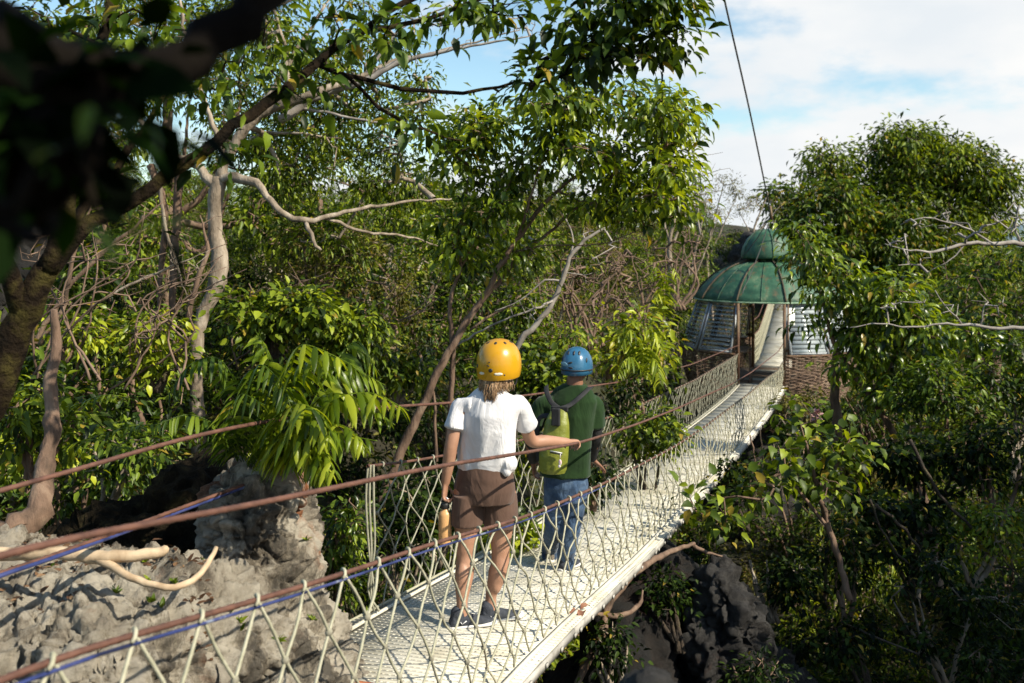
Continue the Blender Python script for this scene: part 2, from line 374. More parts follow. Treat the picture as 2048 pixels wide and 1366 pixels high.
def rock_disp(amp, sc, ridge=1.0, seed=0.0, zs=1.2):
    def f(co, no):
        out = np.empty(len(co))
        for i, c in enumerate(co):
            v = Vector((c[0] * sc + seed, c[1] * sc, c[2] * sc * zs))
            a = mnoise.noise(v) * 0.9
            b = (1 - abs(mnoise.noise(v * 2.3)) * 2.2) * 0.34 * ridge
            d = mnoise.noise(v * 5.1) * 0.26 - abs(mnoise.noise(v * 9.7)) * 0.22 + mnoise.noise(v * 19) * 0.08
            cell = mnoise.voronoi(v * 2.6)[0]; e = -1.5 * max(0, 0.36 - cell[0]) + 0.5 * min(0.3, cell[1] - cell[0]) - 0.55 * max(0, 1 - (cell[1] - cell[0]) / .07) * (0.5 + mnoise.noise(v * 1.7))
            w2 = mnoise.voronoi(v * 6.3)[0]; e += 0.28 * min(0.35, w2[0]) * (1 if w2[1] - w2[0] > .08 else .3)
            out[i] = a + b + d + e
        return co + no * (out * amp)[:, None]
    return f
def rock(name, label, blobs, mat, voxel=0.05, amp=0.14, sc=2.0, seed=0.0, cat='rock', group=None, zs=1.2):
    """blobs: (centre xyz, half axes xyz)"""
    mb = MB()
    for c, h in blobs: ball(mb, c, np.diag(h), 18, 12)
    me = remesh(mb, voxel, 4, 0.5, rock_disp(amp, sc, seed=seed, zs=zs))
    return tag(obj(name, me, mat), label, cat, group)
def Pb(px, py, D, rx, ry, rz):
    """blob seen at px,py with half sizes rx (across), rz (up) in photo pixels and ry (depth) in metres"""
    return P(px, py, D), (rx / F_PX * D, ry, rz / F_PX * D)

# the pale slab and pinnacle at the left, carved back by an overhang
rock('rock_outcrop', 'pale pitted limestone slab and pinnacle beside the start of the bridge', [
    Pb(20, 1290, 4.3, 230, .70, 140), Pb(240, 1300, 4.3, 210, .6, 160), Pb(130, 1200, 4.35, 200, .5, 60), Pb(330, 1230, 4.45, 130, .45, 70),
    Pb(420, 1270, 4.6, 160, .5, 120), Pb(560, 1330, 4.9, 110, .5, 160), Pb(420, 1420, 4.7, 300, .7, 160), Pb(100, 1440, 4.4, 300, .8, 160),
    Pb(540, 1180, 5.1, 88, .42, 150), Pb(510, 1050, 5.1, 84, .36, 110), Pb(560, 1090, 5.15, 62, .36, 120), Pb(500, 975, 5.2, 76, .34, 60), Pb(560, 985, 5.2, 60, .3, 55),
    Pb(-160, 1300, 4.3, 240, .9, 190)], M['rock'], 0.012, 0.12, 3.2)
# the earthy bank behind it that lies in shade
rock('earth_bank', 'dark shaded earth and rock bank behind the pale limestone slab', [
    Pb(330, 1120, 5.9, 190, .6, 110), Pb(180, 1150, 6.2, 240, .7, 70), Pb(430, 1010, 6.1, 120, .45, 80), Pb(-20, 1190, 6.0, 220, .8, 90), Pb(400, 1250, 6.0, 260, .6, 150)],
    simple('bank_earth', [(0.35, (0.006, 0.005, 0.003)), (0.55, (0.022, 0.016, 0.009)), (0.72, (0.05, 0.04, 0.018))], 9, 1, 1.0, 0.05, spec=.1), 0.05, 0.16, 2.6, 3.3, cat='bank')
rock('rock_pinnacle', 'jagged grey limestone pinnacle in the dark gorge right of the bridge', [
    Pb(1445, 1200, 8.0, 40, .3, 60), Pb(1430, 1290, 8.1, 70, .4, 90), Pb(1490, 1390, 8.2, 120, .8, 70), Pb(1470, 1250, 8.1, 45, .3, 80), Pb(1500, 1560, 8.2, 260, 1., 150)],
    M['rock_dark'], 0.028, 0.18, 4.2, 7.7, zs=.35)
rock('rock_pinnacle', 'dark brown rock face half hidden under the bridge deck', [
    Pb(1230, 1330, 7.7, 55, .5, 110), Pb(1330, 1180, 8.6, 60, .5, 90), Pb(1270, 1270, 8.2, 75, .5, 130), Pb(1250, 1480, 8.0, 170, .9, 180)],
    rockmat('limestone_rust_shade', (0.014, 0.009, 0.006), (0.005, 0.004, 0.003), (0.002, 0.0015, 0.001), rust=(0.035, 0.012, 0.006), rust_at=0.6), 0.05, 0.15, 2.2, 1.2)  # rust-tinted rock, painted near black in place of shade
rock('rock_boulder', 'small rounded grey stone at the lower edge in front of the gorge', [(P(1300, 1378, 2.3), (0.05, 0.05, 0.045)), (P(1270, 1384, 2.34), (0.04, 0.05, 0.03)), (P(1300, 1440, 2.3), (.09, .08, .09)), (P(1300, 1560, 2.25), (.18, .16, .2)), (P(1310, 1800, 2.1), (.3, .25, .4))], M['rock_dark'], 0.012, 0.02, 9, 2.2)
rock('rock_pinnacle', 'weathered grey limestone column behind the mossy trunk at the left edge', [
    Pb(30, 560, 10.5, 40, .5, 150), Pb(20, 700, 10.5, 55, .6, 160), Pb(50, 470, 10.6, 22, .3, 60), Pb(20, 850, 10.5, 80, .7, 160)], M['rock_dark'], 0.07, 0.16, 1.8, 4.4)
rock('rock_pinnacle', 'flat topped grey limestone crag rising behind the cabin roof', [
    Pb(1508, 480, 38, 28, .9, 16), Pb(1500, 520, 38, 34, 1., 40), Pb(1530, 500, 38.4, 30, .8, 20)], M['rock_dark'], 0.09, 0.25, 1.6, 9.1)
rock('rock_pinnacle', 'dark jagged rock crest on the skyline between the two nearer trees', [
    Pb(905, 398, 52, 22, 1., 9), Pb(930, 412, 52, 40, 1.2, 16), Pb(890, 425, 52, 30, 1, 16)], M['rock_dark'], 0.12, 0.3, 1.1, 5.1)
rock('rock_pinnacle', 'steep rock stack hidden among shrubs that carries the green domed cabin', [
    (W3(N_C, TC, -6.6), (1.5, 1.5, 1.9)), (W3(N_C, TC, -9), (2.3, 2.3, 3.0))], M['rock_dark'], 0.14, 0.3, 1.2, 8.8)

# ------------------------------------------------------------------ plants
def leaves(mb, base, d, size, width=0.42, lod=0, rng=None, roll=0.5, curve=-0.14, fold=0.10, a=None):
    N = len(base); d = unitN(np.asarray(d, float)); up = np.array([[0, 0, 1.0]])
    s = np.cross(d, up); bad = np.linalg.norm(s, axis=1) < 1e-3; s[bad] = [1, 0, 0]; s = unitN(s); n = np.cross(s, d)
    ro = rng.normal(0, roll, N)[:, None]; s, n = s * np.cos(ro) + n * np.sin(ro), n * np.cos(ro) - s * np.sin(ro)
    size = np.broadcast_to(np.asarray(size, float), (N,)); wd = width * rng.uniform(.8, 1.2, N)
    if lod == 0: tp = [(0, 0, 0), (.42, .5, fold), (1, 0, curve), (.42, -.5, fold)]; T = [(0, 2, 1), (0, 3, 2)]; Q = None
    else:
        tp = [(0, 0, 0), (.33, 0, .02), (.68, 0, -.01), (1, 0, curve), (.28, .5, fold), (.68, .36, fold * .5), (.28, -.5, fold), (.68, -.36, fold * .5)]
        T = [(0, 1, 4), (2, 3, 5), (0, 6, 1), (2, 7, 3)]; Q = [(1, 2, 5, 4), (1, 6, 7, 2)]
    tp = np.array(tp); k = len(tp)
    V = base[:, None, :] + size[:, None, None] * (tp[None, :, 0:1] * d[:, None, :] + (tp[None, :, 1:2] * wd[:, None, None]) * s[:, None, :] + tp[None, :, 2:3] * n[:, None, :])
    off = (np.arange(N) * k)[:, None, None]
    av = np.repeat(rng.beta(1.3, 1.5, N) if a is None else a, k)
    mb.add(V.reshape(-1, 3), np.array(T)[None] + off, (np.array(Q)[None] + off) if Q else None, a=av)

def blob_points(blobs, rng, hollow=0.45):
    out = []
    for c, h, n in blobs:
        if n >= 22:                                   # gather the sprays in clumps with gaps between
            m = max(4, n // 7); v = unitN(rng.normal(0, 1, (m, 3))); cc = v * (hollow + (1 - hollow) * rng.uniform(.3, 1, m) ** .6)[:, None]
            k = rng.integers(0, m, n); pts = cc[k] + rng.normal(0, .13, (n, 3)); out.append(np.asarray(c) + pts * np.asarray(h)); continue
        v = rng.normal(0, 1, (n, 3)); v = unitN(v); r = (hollow + (1 - hollow) * rng.uniform(0, 1, n) ** .6)[:, None]
        out.append(np.asarray(c) + v * r * np.asarray(h))
    return np.vstack(out)

def grow(limbs, pts, rng, r0=0.004, rmax=0.10, step=0.28, wob=0.18):
    """limbs: resampled rows x y z r. Every point of pts gets joined to the nearest wood by a crooked twig."""
    P0 = np.vstack([l[:, :3] for l in limbs]); cap = 4 * len(pts) * 4 + len(P0) + 100
    X = np.zeros((cap, 3)); par = np.full(cap, -1); rad = np.zeros(cap); X[:len(P0)] = P0; n = len(P0); nl = n
    d0 = np.array([np.min(np.linalg.norm(P0[::3] - p, axis=1)) for p in pts]); tips = []
    for i in np.argsort(d0):
        p = pts[i]; dd = np.linalg.norm(X[:n] - p, axis=1) + 0.5 * np.maximum(0, X[:n, 2] - p[2])
        j = int(np.argmin(dd)); L = np.linalg.norm(p - X[j]); k = max(1, min(12, int(L / step)))
        q0 = X[j].copy(); last = j; side = rng.normal(0, 1, 3) * wob * L * 0.5
        for m in range(1, k + 1):
            if n >= cap: break
            f = m / k; q = q0 + (p - q0) * f + side * math.sin(math.pi * f) + (rng.normal(0, .03, 3) * min(L, 1) if m < k else 0)
            X[n] = q; par[n] = last; last = n; n += 1
        tips.append(last)
    X = X[:n]; par = par[:n]; w = np.zeros(n)
    for t in tips: w[t] += 1
    for i in range(n - 1, nl - 1, -1): w[par[i]] += w[i] if par[i] >= nl else 0
    rad = np.minimum(r0 * np.maximum(w, 1) ** 0.47, rmax)
    return X, par, rad, nl, np.array(tips)

def wood(mb, limbs, X, par, rad, nl, rng, sides=8):
    for l in limbs: tube(mb, l[:, :3], l[:, 3], sides, rough=0.07, rng=rng)
    e = np.arange(nl, len(X))
    if len(e):
        A = X[par[e]]; B = X[e]; ra = np.where(par[e] >= nl, np.minimum(rad[par[e]], rad[e] * 1.5), rad[e] * 1.3); rb = rad[e]
        big = rb > 0.012
        prisms(mb, A[big], B[big], ra[big], rb[big] , 6); prisms(mb, A[~big], B[~big], ra[~big], rb[~big], 3)

def foliage(mb, X, par, tips, K, size, rng, width=.42, lod=0, droop=.45, spread=.10, curve=-.14, roll=.5, jit=.35):
    tp = X[tips]; dr = unitN(tp - X[np.maximum(par[tips], 0)] + 1e-6)
    N = len(tips); idx = np.repeat(np.arange(N), K)
    t = rng.uniform(-1, .12, len(idx))[:, None]
    base = tp[idx] + dr[idx] * t * spread * 2.2 + rng.normal(0, spread, (len(idx), 3)) * np.array([1, 1, .7])
    out = unitN(base - tp[idx] + dr[idx] * spread * .8 + 1e-6)
    d = out + rng.normal(0, jit, (len(idx), 3)) + dr[idx] * .3 - np.array([0, 0, droop])
    tone = rng.normal(0, .17, N)[idx] + rng.beta(1.5, 1.7, len(idx)); odd = rng.uniform(0, 1, len(idx)) > .985
    leaves(mb, base, d, size * rng.uniform(.5, 1.3, len(idx)), width, lod, rng, roll, curve, a=np.where(odd, 1.15, np.clip(tone, 0, .93)))

def px_limb(rows, step=0.12, jitter=0.0, rng=None):
    a = np.array([[*P(x, y, D), r] for x, y, D, r in rows]); s = spline(a, step)
    s[:, 3] = np.maximum(s[:, 3], 0.002)
    if jitter and rng is not None: s[1:-1, :3] += rng.normal(0, jitter, (len(s) - 2, 3))
    return s
def px_blob(px, py, D, rx, rz, ry, n): return (P(px, py, D), (rx / F_PX * D, ry, rz / F_PX * D), n)

def tree(name, label, cat, limbs, blobs, bark, leaf, seed, K=14, size=.08, width=.42, lod=0, droop=.45, spread=.10, r0=.004, rmax=.08, group=None, crown='crown', curve=-.14, wob=.18, step=.28, hollow=.45, sides=8, jit=.35, roll=.5, twig='trunk', extra=None):
    rng = np.random.default_rng(seed)
    L = [px_limb(l, .10, .006, rng) for l in limbs]
    base = L[0][0][:3]; e = thing(name, label, cat, base, group)
    pts = blob_points([px_blob(*b) for b in blobs], rng, hollow) if blobs else np.zeros((0, 3))
    mb = MB(); X, par, rad, nl, tips = grow(L, pts, rng, r0, rmax, step, wob)
    wood(mb, L, X, par, rad, nl, rng, sides); obj(twig, mb, bark, e, smooth=True)
    if leaf is not None and len(tips):
        mc = MB(); foliage(mc, X, par, tips, K, size, rng, width, lod, droop, spread, curve, roll, jit)
        if extra: extra(mc, rng)
        obj(crown, mc, leaf, e)
    return e

# ------------------------------------------------------------------ the rope bridge
M['deck'] = simple('white_grating', [(0.3, (0.42, 0.38, 0.28)), (0.5, (0.62, 0.585, 0.48)), (0.7, (0.70, 0.67, 0.59))], 3.0, 0.6, 0.15, 0.004)
M['deck_under'] = simple('tan_board', [(0.3, (0.16, 0.12, 0.07)), (0.6, (0.32, 0.26, 0.17))], 5, 0.85, 0.3)
M['rail_rust'] = simple('rusty_cable', [(0.3, (0.065, 0.028, 0.019)), (0.6, (0.145, 0.066, 0.044))], 14, 0.65, 0.4, 0.004)
M['rope'] = simple('pale_rope', [(0.3, (0.28, 0.27, 0.18)), (0.6, (0.44, 0.42, 0.31))], 20, 0.85, 0.5, 0.003, bscale=120)
M['rope_old'] = simple('weathered_rope', [(0.3, (0.20, 0.20, 0.14)), (0.6, (0.34, 0.33, 0.25))], 20, 0.9, 0.5, 0.003, bscale=120)
M['rope_knot'] = simple('knot_rope', [(0.3, (0.13, 0.12, 0.09)), (0.6, (0.30, 0.28, 0.21))], 20, 0.9, 0.5, 0.003, bscale=120)
M['blue'] = simple('blue_sheath', [(0.40, (0.012, 0.016, 0.05)), (0.50, (0.03, 0.045, 0.16)), (0.60, (0.05, 0.06, 0.17)), (0.68, (0.28, 0.32, 0.38))], 4, 0.45, 0.1)
M['cable'] = simple('dark_cable', [(0.3, (0.03, 0.03, 0.035)), (0.6, (0.09, 0.085, 0.08))], 9, 0.6, 0.2)
M['plank'] = simple('weathered_plank', [(0.3, (0.16, 0.10, 0.06)), (0.5, (0.30, 0.20, 0.13)), (0.7, (0.40, 0.30, 0.21))], 5, 0.8, 0.5, 0.006, stretch=(1, 6, 1))
M['orange'] = simple('orange_edge', [(0.3, (0.45, 0.10, 0.04)), (0.6, (0.55, 0.20, 0.09))], 12, 0.6, 0.2)
M['wood_dark'] = simple('dark_board', [(0.3, (0.06, 0.04, 0.03)), (0.6, (0.14, 0.09, 0.06))], 6, 0.85, 0.4)

def curve_along(n, zf, t0, t1, step=.25):
    t = np.arange(t0, t1 + 1e-6, step); return np.array([W3(n, a, b) for a, b in zip(t, zf(t))])
def twisted(mb, p, r, turns=70, n=7):
    """laid rope: the radius follows the strands"""
    p = spline(p, .02) if len(p) > 2 else p
    N = len(p); t, u, w = frames(p); L = np.r_[0, np.cumsum(np.linalg.norm(np.diff(p, axis=0), axis=1))]
    th = np.linspace(0, 2 * math.pi, n, endpoint=False)[None, :] + 0 * L[:, None]
    rr = r * (1 + .13 * np.cos(3 * (th - L[:, None] * turns / 2)))
    V = p[:, None, :] + rr[:, :, None] * (np.cos(th)[..., None] * u[:, None, :] + np.sin(th)[..., None] * w[:, None, :])
    i = np.arange(N - 1)[:, None] * n; j = np.arange(n)[None, :]; j2 = (j + 1) % n
    mb.add(V.reshape(-1, 3), None, np.stack([i + j, i + j2, i + n + j2, i + n + j], -1).reshape(-1, 4))

def rope_net(root, side, t0, t1, topf, botn, seed, rope=.0052, knots=True, rope_mat='rope', zlow=None, label=None):
    """diamond mesh knotted from rope between the top cable and the deck edge"""
    rng = np.random.default_rng(seed); sp = .253; n0 = N_R if side == 'R' else N_L
    zl = zlow or (lambda t: deckz(t) + .03)
    cols = int((t1 - t0) / sp * 2); rows = 6
    tt = t0 + np.arange(cols + 1) * sp / 2
    pts = {}
    A, B, K, KD = [], [], [], []
    def pt(r, c):
        if (r, c) not in pts:
            t = t0 + c * sp / 2; top = float(topf(t)); lo = float(zl(t)); f = r / rows
            sag = 0 if r in (0, rows) else rng.normal(0, .012)
            bow = .035 * math.sin(math.pi * f) * (1 if side == 'R' else -1)
            nn = n0 + (botn - n0) * f + bow + (0 if r in (0, rows) else rng.normal(0, .009))
            pts[(r, c)] = W3(nn, t + (0 if r in (0, rows) else rng.normal(0, .010)), top + (lo - top) * f + sag)
        return pts[(r, c)]
    near = MB(); far = MB()
    for c in range(cols + 1):
        for r in range(rows + 1):
            if (r + c) % 2: continue
            for dc in (-1, 1):
                if r < rows and 0 <= c + dc <= cols:
                    a = pt(r, c); b = pt(r + 1, c + dc)
                    if np.hypot(a[0], a[1]) < 5.2:
                        mid = (a + b) / 2 + rng.normal(0, .004, 3); twisted(near, np.array([a, mid, b]), rope, 150, 7)
                    else:
                        mid = (a + b) / 2 + rng.normal(0, .006, 3) * np.array([1, 1, 1])
                        A += [a, mid]; B += [mid, b]
            if 0 < r < rows: K.append(pt(r, c))
            elif r == 0: KD.append(pt(r, c))
    prisms(far, np.array(A), np.array(B), np.full(len(A), rope), np.full(len(A), rope), 5)
    net = MB(); net.V = near.V + far.V
    off = near.n; net.Q = near.Q + [q + off for q in far.Q]; net.mQ = near.mQ + far.mQ; net.A = near.A + far.A; net.n = near.n + far.n
    net.T = near.T; net.mT = near.mT
    # loops hitched over the top cable
    for q in KD:
        th = np.linspace(-.5, math.pi + .5, 7); h = np.array([q + NV * .014 * math.cos(a) + np.array([0, 0, .014 * math.sin(a)]) + TV * .012 * (a - 1.5) for a in th])
        tube(net, h, rope * 1.15, 5)
    o = obj('rope_net', net, M[rope_mat], root, smooth=True, label=label)
    kb = MB()
    for q in K:
        far_k = np.hypot(q[0], q[1]) > 9
        ax = np.array([TV * rope * 2.7, NV * rope * 2.2, np.array([0, 0, rope * 2.5])]) * rng.uniform(.85, 1.15)
        if far_k: ball(kb, q, ax, 5, 3)
        else:
            ball(kb, q, ax, 8, 5)
            a2 = np.array([TV * rope * 1.2, NV * rope * 2.6, np.array([0, 0, rope * 1.2])]); ball(kb, q + np.array([0, 0, rope * rng.uniform(-1, 1)]), a2, 6, 3)
    k = obj('knots', kb, M['rope_knot'], o, smooth=True); k['kind'] = 'stuff'
    return o

br = thing('rope_bridge', 'white decked rope bridge with knotted rope net sides that the two walkers cross', 'bridge', W3(N_C, T0, float(deckz(T0))))
# deck: lattice panels of about 1.2 m
def deck_panel(t0, t1):
    mb = MB(); z = lambda t: float(deckz(t))
    nA, nB = N_L - .05, N_R + .065; cell = .034; ln = int((nB - nA) / cell)
    segs = np.linspace(t0, t1, 3)
    for i in range(ln + 1):
        n = nA + (nB - nA) * i / ln
        for a, b in zip(segs[:-1], segs[1:]): bar(mb, W3(n, a + .003, z(a) + .0005), W3(n, b - (.003 if b == segs[-1] else 0), z(b) + .0005), .0155, .010)
    k = int((t1 - t0) / .046)
    for i in range(k):
        t = t0 + (i + .5) * (t1 - t0) / k; bar(mb, W3(nA - .006, t, z(t)), W3(nB + .006, t, z(t)), .030, .012)
    return mb
def solid_panel(t0, t1, nA, nB, th, dz, mb=None):
    mb = mb or MB(); s = np.linspace(t0, t1, 3)
    for a, b in zip(s[:-1], s[1:]):
        A = W3((nA + nB) / 2, a, float(deckz(a)) + dz - th / 2); B = W3((nA + nB) / 2, b, float(deckz(b)) + dz - th / 2); bar(mb, A, B, nB - nA, th)
    return mb
t = T0; pn = 0
while t < T1 - 1.2:
    far = t > 15.5
    L = 1.25
    if far: pm = solid_panel(t + .004, t + L - .004, N_L - .05, N_R + .065, .03, 0)
    else: pm = deck_panel(t, t + L)
    o = obj('deck_panel', pm, M['deck'], br)
    if not far: obj('backing_board', solid_panel(t, t + L, N_L - .03, N_R + .05, .012, -.026), M['deck_under'], o)
    t += L; pn += 1
TE = t
fl = MB()
for n, s in ((N_R + .076, 1), (N_L - .065, -1)):
    ts = np.arange(T0, TE + .01, 1.25)
    for a, b in zip(ts[:-1], ts[1:]):
        bar(fl, W3(n, a + .004, float(deckz(a)) - .022), W3(n, b - .004, float(deckz(b)) - .022), .018, .046)
        for k in np.arange(a + .1, b, .28): bar(fl, W3(n + s * .012, k, float(deckz(k)) - .03), W3(n + s * .022, k, float(deckz(k)) - .03), .03, .02)
obj('edge_beam', fl, simple('grey_beam_paint', [(0.3, (0.22, 0.20, 0.17)), (0.5, (0.40, 0.38, 0.34)), (0.7, (0.52, 0.50, 0.46))], 6, .7, .3), br)
lip = MB()
for n in (N_R + .015, N_L + .03):
    p = curve_along(n, lambda q: deckz(q) + .018, T0, TE, .2); tube(lip, p, .012, 6)
obj('edge_strip', lip, M['deck'], br, smooth=True)
ob = MB(); bar(ob, W3(N_L - .05, T0 - .012, float(deckz(T0)) - .002), W3(N_R + .065, T0 - .012, float(deckz(T0)) - .002), .03, .03); obj('end_strip', ob, M['orange'], br)
# planks on the last stretch up to the cabin door
i = 0
while t < T1 + .1:
    pm = MB(); z = float(deckz(t)) + (.012 if i % 7 in (0, 6) else 0)
    w = .10 if i % 7 not in (0, 6) else .30
    bar(pm, W3(N_L - .02, t + w / 2, z - .012), W3(N_R + .1, t + w / 2, z - .012), w - .012, .028)
    obj('plank', pm, M['plank'] if i % 7 not in (0, 6) else M['deck'], br); t += w; i += 1
uc = MB()
for n in (N_L + .05, N_C, N_R - .02): tube(uc, curve_along(n, lambda q: deckz(q) - .065, T0 - .3, T1, .5), .012, 6)
for k in np.arange(T0 + .2, TE, .625): bar(uc, W3(N_L - .04, k, float(deckz(k)) - .047), W3(N_R + .055, k, float(deckz(k)) - .047), .04, .028)
obj('under_cable', uc, M['cable'], br)

rope_net(br, 'R', float(D2t(1.9)) - .06, T1 + .0, netR, N_R - .005, 3, label='rope net along the right side with pale lichen tinted rope')
rope_net(br, 'L', 5.4, T1 - .1, netL, N_L + .0, 4, rope_mat='rope_old', label='rope net along the left side')
for nm, n, f, t0, t1, r in (('top_cable', N_R, netR, 1.0, T1, .0082), ('top_cable', N_L, netL, 5.2, T1, .0085), ('handrail', N_R, railR, 1.0, T1 + .2, .0086), ('handrail', N_L, railL, 2.0, T1 + .1, .009)):
    mb = MB(); p = curve_along(n, f, t0, t1, .25)
    twisted(mb, p, r, 90, 9); obj(nm, mb, M['rail_rust'], br, smooth=True)
mb = MB(); tube(mb, curve_along(N_R + .004, lambda q: netR(q) - .019, 1.0, 6.6, .2), .0048, 7); obj('blue_line', mb, M['blue'], br, smooth=True)
mb = MB(); tube(mb, spline([P(-90, 1190, 3.2), P(0, 1152, 3.3), P(100, 1118, 3.6), P(250, 1064, 4.1), P(400, 1008, 4.6), P(505, 968, 4.9)], .1), .008, 7); obj('blue_line', mb, M['blue'], br, smooth=True)
mb = MB(); twisted(mb, np.array([P(-90, 1180, 3.22), P(0, 1147, 3.32), P(100, 1113, 3.62), P(250, 1058, 4.1), P(400, 1002, 4.6), P(520, 958, 4.95)]), .009, 90, 7); obj('anchor_cable', mb, M['rail_rust'], br, smooth=True)
mb = MB(); tube(mb, np.vstack([spline([P(470, 1372, 4.9), P(560, 1320, 5.1), P(650, 1268, 5.5)], .1), curve_along(N_L - .0, lambda q: deckz(q) + .035, float(D2t(5.9)), T1 - .2, .3)]), .009, 6); obj('bottom_rope', mb, M['rope'], br, smooth=True)
mb = MB()
for k, dx in enumerate((-5, 0, 6)):
    tube(mb, spline([P(741 + dx, 930, 5.8), P(739 + dx * 1.4, 1000, 5.8), P(743 + dx, 1100, 5.8), P(742 - dx, 1180, 5.8), P(748 + dx * 1.8, 1222, 5.8)], .05), .0075, 6)
obj('end_lashing', mb, M['rope_old'], br, smooth=True)
mb = MB(); tube(mb, np.array([P(579, 1010, 5.0), P(578, 1300, 5.0)]), .0035, 5)
for y in (1118, 1136): ball(mb, P(580, y, 5.0), np.eye(3) * .014, 8, 5)
obj('tie_wire', mb, M['cable'], br)
# landing boards before the deck
ld = thing('landing', 'dark weathered landing boards where the bridge deck begins', 'platform', W3(N_C, T0 - .5, float(deckz(T0)) - .08))
for k in range(6):
    mb = MB(); t_ = T0 - .06 - .16 * k; bar(mb, W3(N_L - .1, t_, float(deckz(T0)) - .06), W3(N_R + .2, t_, float(deckz(T0)) - .06), .15, .03); obj('board', mb, M['wood_dark'], ld)
# dry leaves lying on the deck edge
def dry_leaf(px, py, s, lab):
    mb = MB(); rng = np.random.default_rng(int(px)); q = deckP(px, py) + np.array([0, 0, .02])
    leaves(mb, np.array([q] * 3) + rng.normal(0, .02, (3, 3)) * [1, 1, .2], rng.normal(0, 1, (3, 3)) * [1, 1, .15], s, .5, 1, rng, .9, -.3, .2)
    tag(obj('dry_leaf', mb, simple('dry_leaf', [(0.3, (0.16, 0.06, 0.03)), (0.7, (0.30, 0.15, 0.09))], 30, .8, .3)), lab, 'leaf')
dry_leaf(1152, 1226, .10, 'curled red brown dry leaves caught on the bridge edge beside the net')

# ------------------------------------------------------------------ the second bridge, seen through the cabin
def z2(t): t = np.asarray(t, float); return -3.68 + np.maximum(0, t - 31.4) * .15 + np.maximum(0, t - 31.4) ** 2 * .006
b2 = thing('rope_bridge', 'far rope bridge climbing away behind the green domed cabin', 'bridge', W3(N_C, 30, -3.66))
t = 29.7
while t < 38.5:
    mb = MB(); bar(mb, W3(N_C, t, float(z2(t)) - .015), W3(N_C, t + 1.24, float(z2(t + 1.24)) - .015), 1.2, .03); obj('deck_panel', mb, M['deck'], b2); t += 1.25
def net2(side):
    n = N_R if side == 'R' else N_L; mb = MB(); A, B = [], []; sp = .25; c = int(9 / sp * 2)
    f = lambda r, k: W3(n, 30 + k * sp / 2, float(z2(30 + k * sp / 2)) + .9 * (1 - r / 6) + .02)
    for k in range(c):
        for r in range(6): A.append(f(r, k) if (r + k) % 2 == 0 else f(r + 1, k)); B.append(f(r + 1, k + 1) if (r + k) % 2 == 0 else f(r, k + 1))
    prisms(mb, np.array(A), np.array(B), np.full(len(A), .009), np.full(len(A), .009), 4); obj('rope_net', mb, M['rope'], b2)
    mb = MB(); tube(mb, np.array([W3(n, q, float(z2(q)) + .92) for q in np.arange(29.8, 39.2, .5)]), .014, 6); obj('top_cable', mb, M['rail_rust'], b2)
    mb = MB(); tube(mb, np.array([W3(n, q, float(z2(q)) + 1.35) for q in np.arange(29.8, 39.2, .5)]), .014, 6); obj('handrail', mb, M['rail_rust'], b2)
net2('L'); net2('R')

# ------------------------------------------------------------------ the cabin
CC = W3(N_C, TC, 0); CC[2] = 0
m_, t_, b_, o_ = nodes('green_roof_paint')
c1 = ramp(t_, tnoise(t_, 2.6, 12, .78), [(0.34, (0.010, 0.050, 0.028)), (0.46, (0.020, 0.080, 0.042)), (0.54, (0.040, 0.120, 0.065)), (0.62, (0.10, 0.17, 0.095)), (0.70, (0.22, 0.24, 0.15))])
c2 = ramp(t_, tnoise(t_, 5, 12, .8, stretch=(1, 1, .5)), [(0.54, (0, 0, 0)), (0.62, (0.9, 0.9, 0.9))])
mx = t_.nodes.new('ShaderNodeMix'); mx.data_type = 'RGBA'; t_.links.new(c2, mx.inputs[0]); t_.links.new(c1, mx.inputs[6]); mx.inputs[7].default_value = (0.13, 0.085, 0.04, 1)
t_.links.new(mx.outputs[2], b_.inputs['Base Color']); b_.inputs['Roughness'].default_value = 0.55; bump(t_, b_, tnoise(t_, 20, 6), .3, .02); M['roof'] = m_
M['ribmat'] = simple('dark_rib', [(0.3, (0.035, 0.028, 0.018)), (0.55, (0.08, 0.055, 0.03)), (0.7, (0.07, 0.10, 0.055))], 9, .75, .3)
M['wicker'] = simple('wicker_cane', [(0.3, (0.08, 0.045, 0.03)), (0.5, (0.20, 0.13, 0.09)), (0.7, (0.32, 0.24, 0.18))], 5, .85, .4)
M['rustpost'] = simple('rust_post', [(0.3, (0.05, 0.022, 0.012)), (0.5, (0.13, 0.065, 0.034)), (0.7, (0.20, 0.15, 0.08))], 7, .75, .4, stretch=(1, 1, .3))
M['winframe'] = simple('pale_window_frame', [(0.3, (0.28, 0.31, 0.34)), (0.6, (0.46, 0.49, 0.51))], 6, .6, .2)
M['louvre'] = simple('glass_louvre', [(0.3, (0.20, 0.24, 0.25)), (0.6, (0.38, 0.42, 0.43))], 4, .18, .1, spec=.8)
gm = bpy.data.materials.new('louvre_glass'); gm.use_nodes = True; gt = gm.node_tree; gt.nodes.clear()
go = gt.nodes.new('ShaderNodeOutputMaterial'); gx = gt.nodes.new('ShaderNodeMixShader'); gx.inputs[0].default_value = .38
g1 = gt.nodes.new('ShaderNodeBsdfTransparent'); g2 = gt.nodes.new('ShaderNodeBsdfPrincipled'); g2.inputs['Base Color'].default_value = (.45, .52, .52, 1); g2.inputs['Roughness'].default_value = .12
gt.links.new(g1.outputs[0], gx.inputs[1]); gt.links.new(g2.outputs[0], gx.inputs[2]); gt.links.new(gx.outputs[0], go.inputs[0]); M['glass'] = gm
M['wall_white'] = simple('white_panel', [(0.3, (0.60, 0.60, 0.55)), (0.6, (0.78, 0.78, 0.72))], 3, .6, .2)

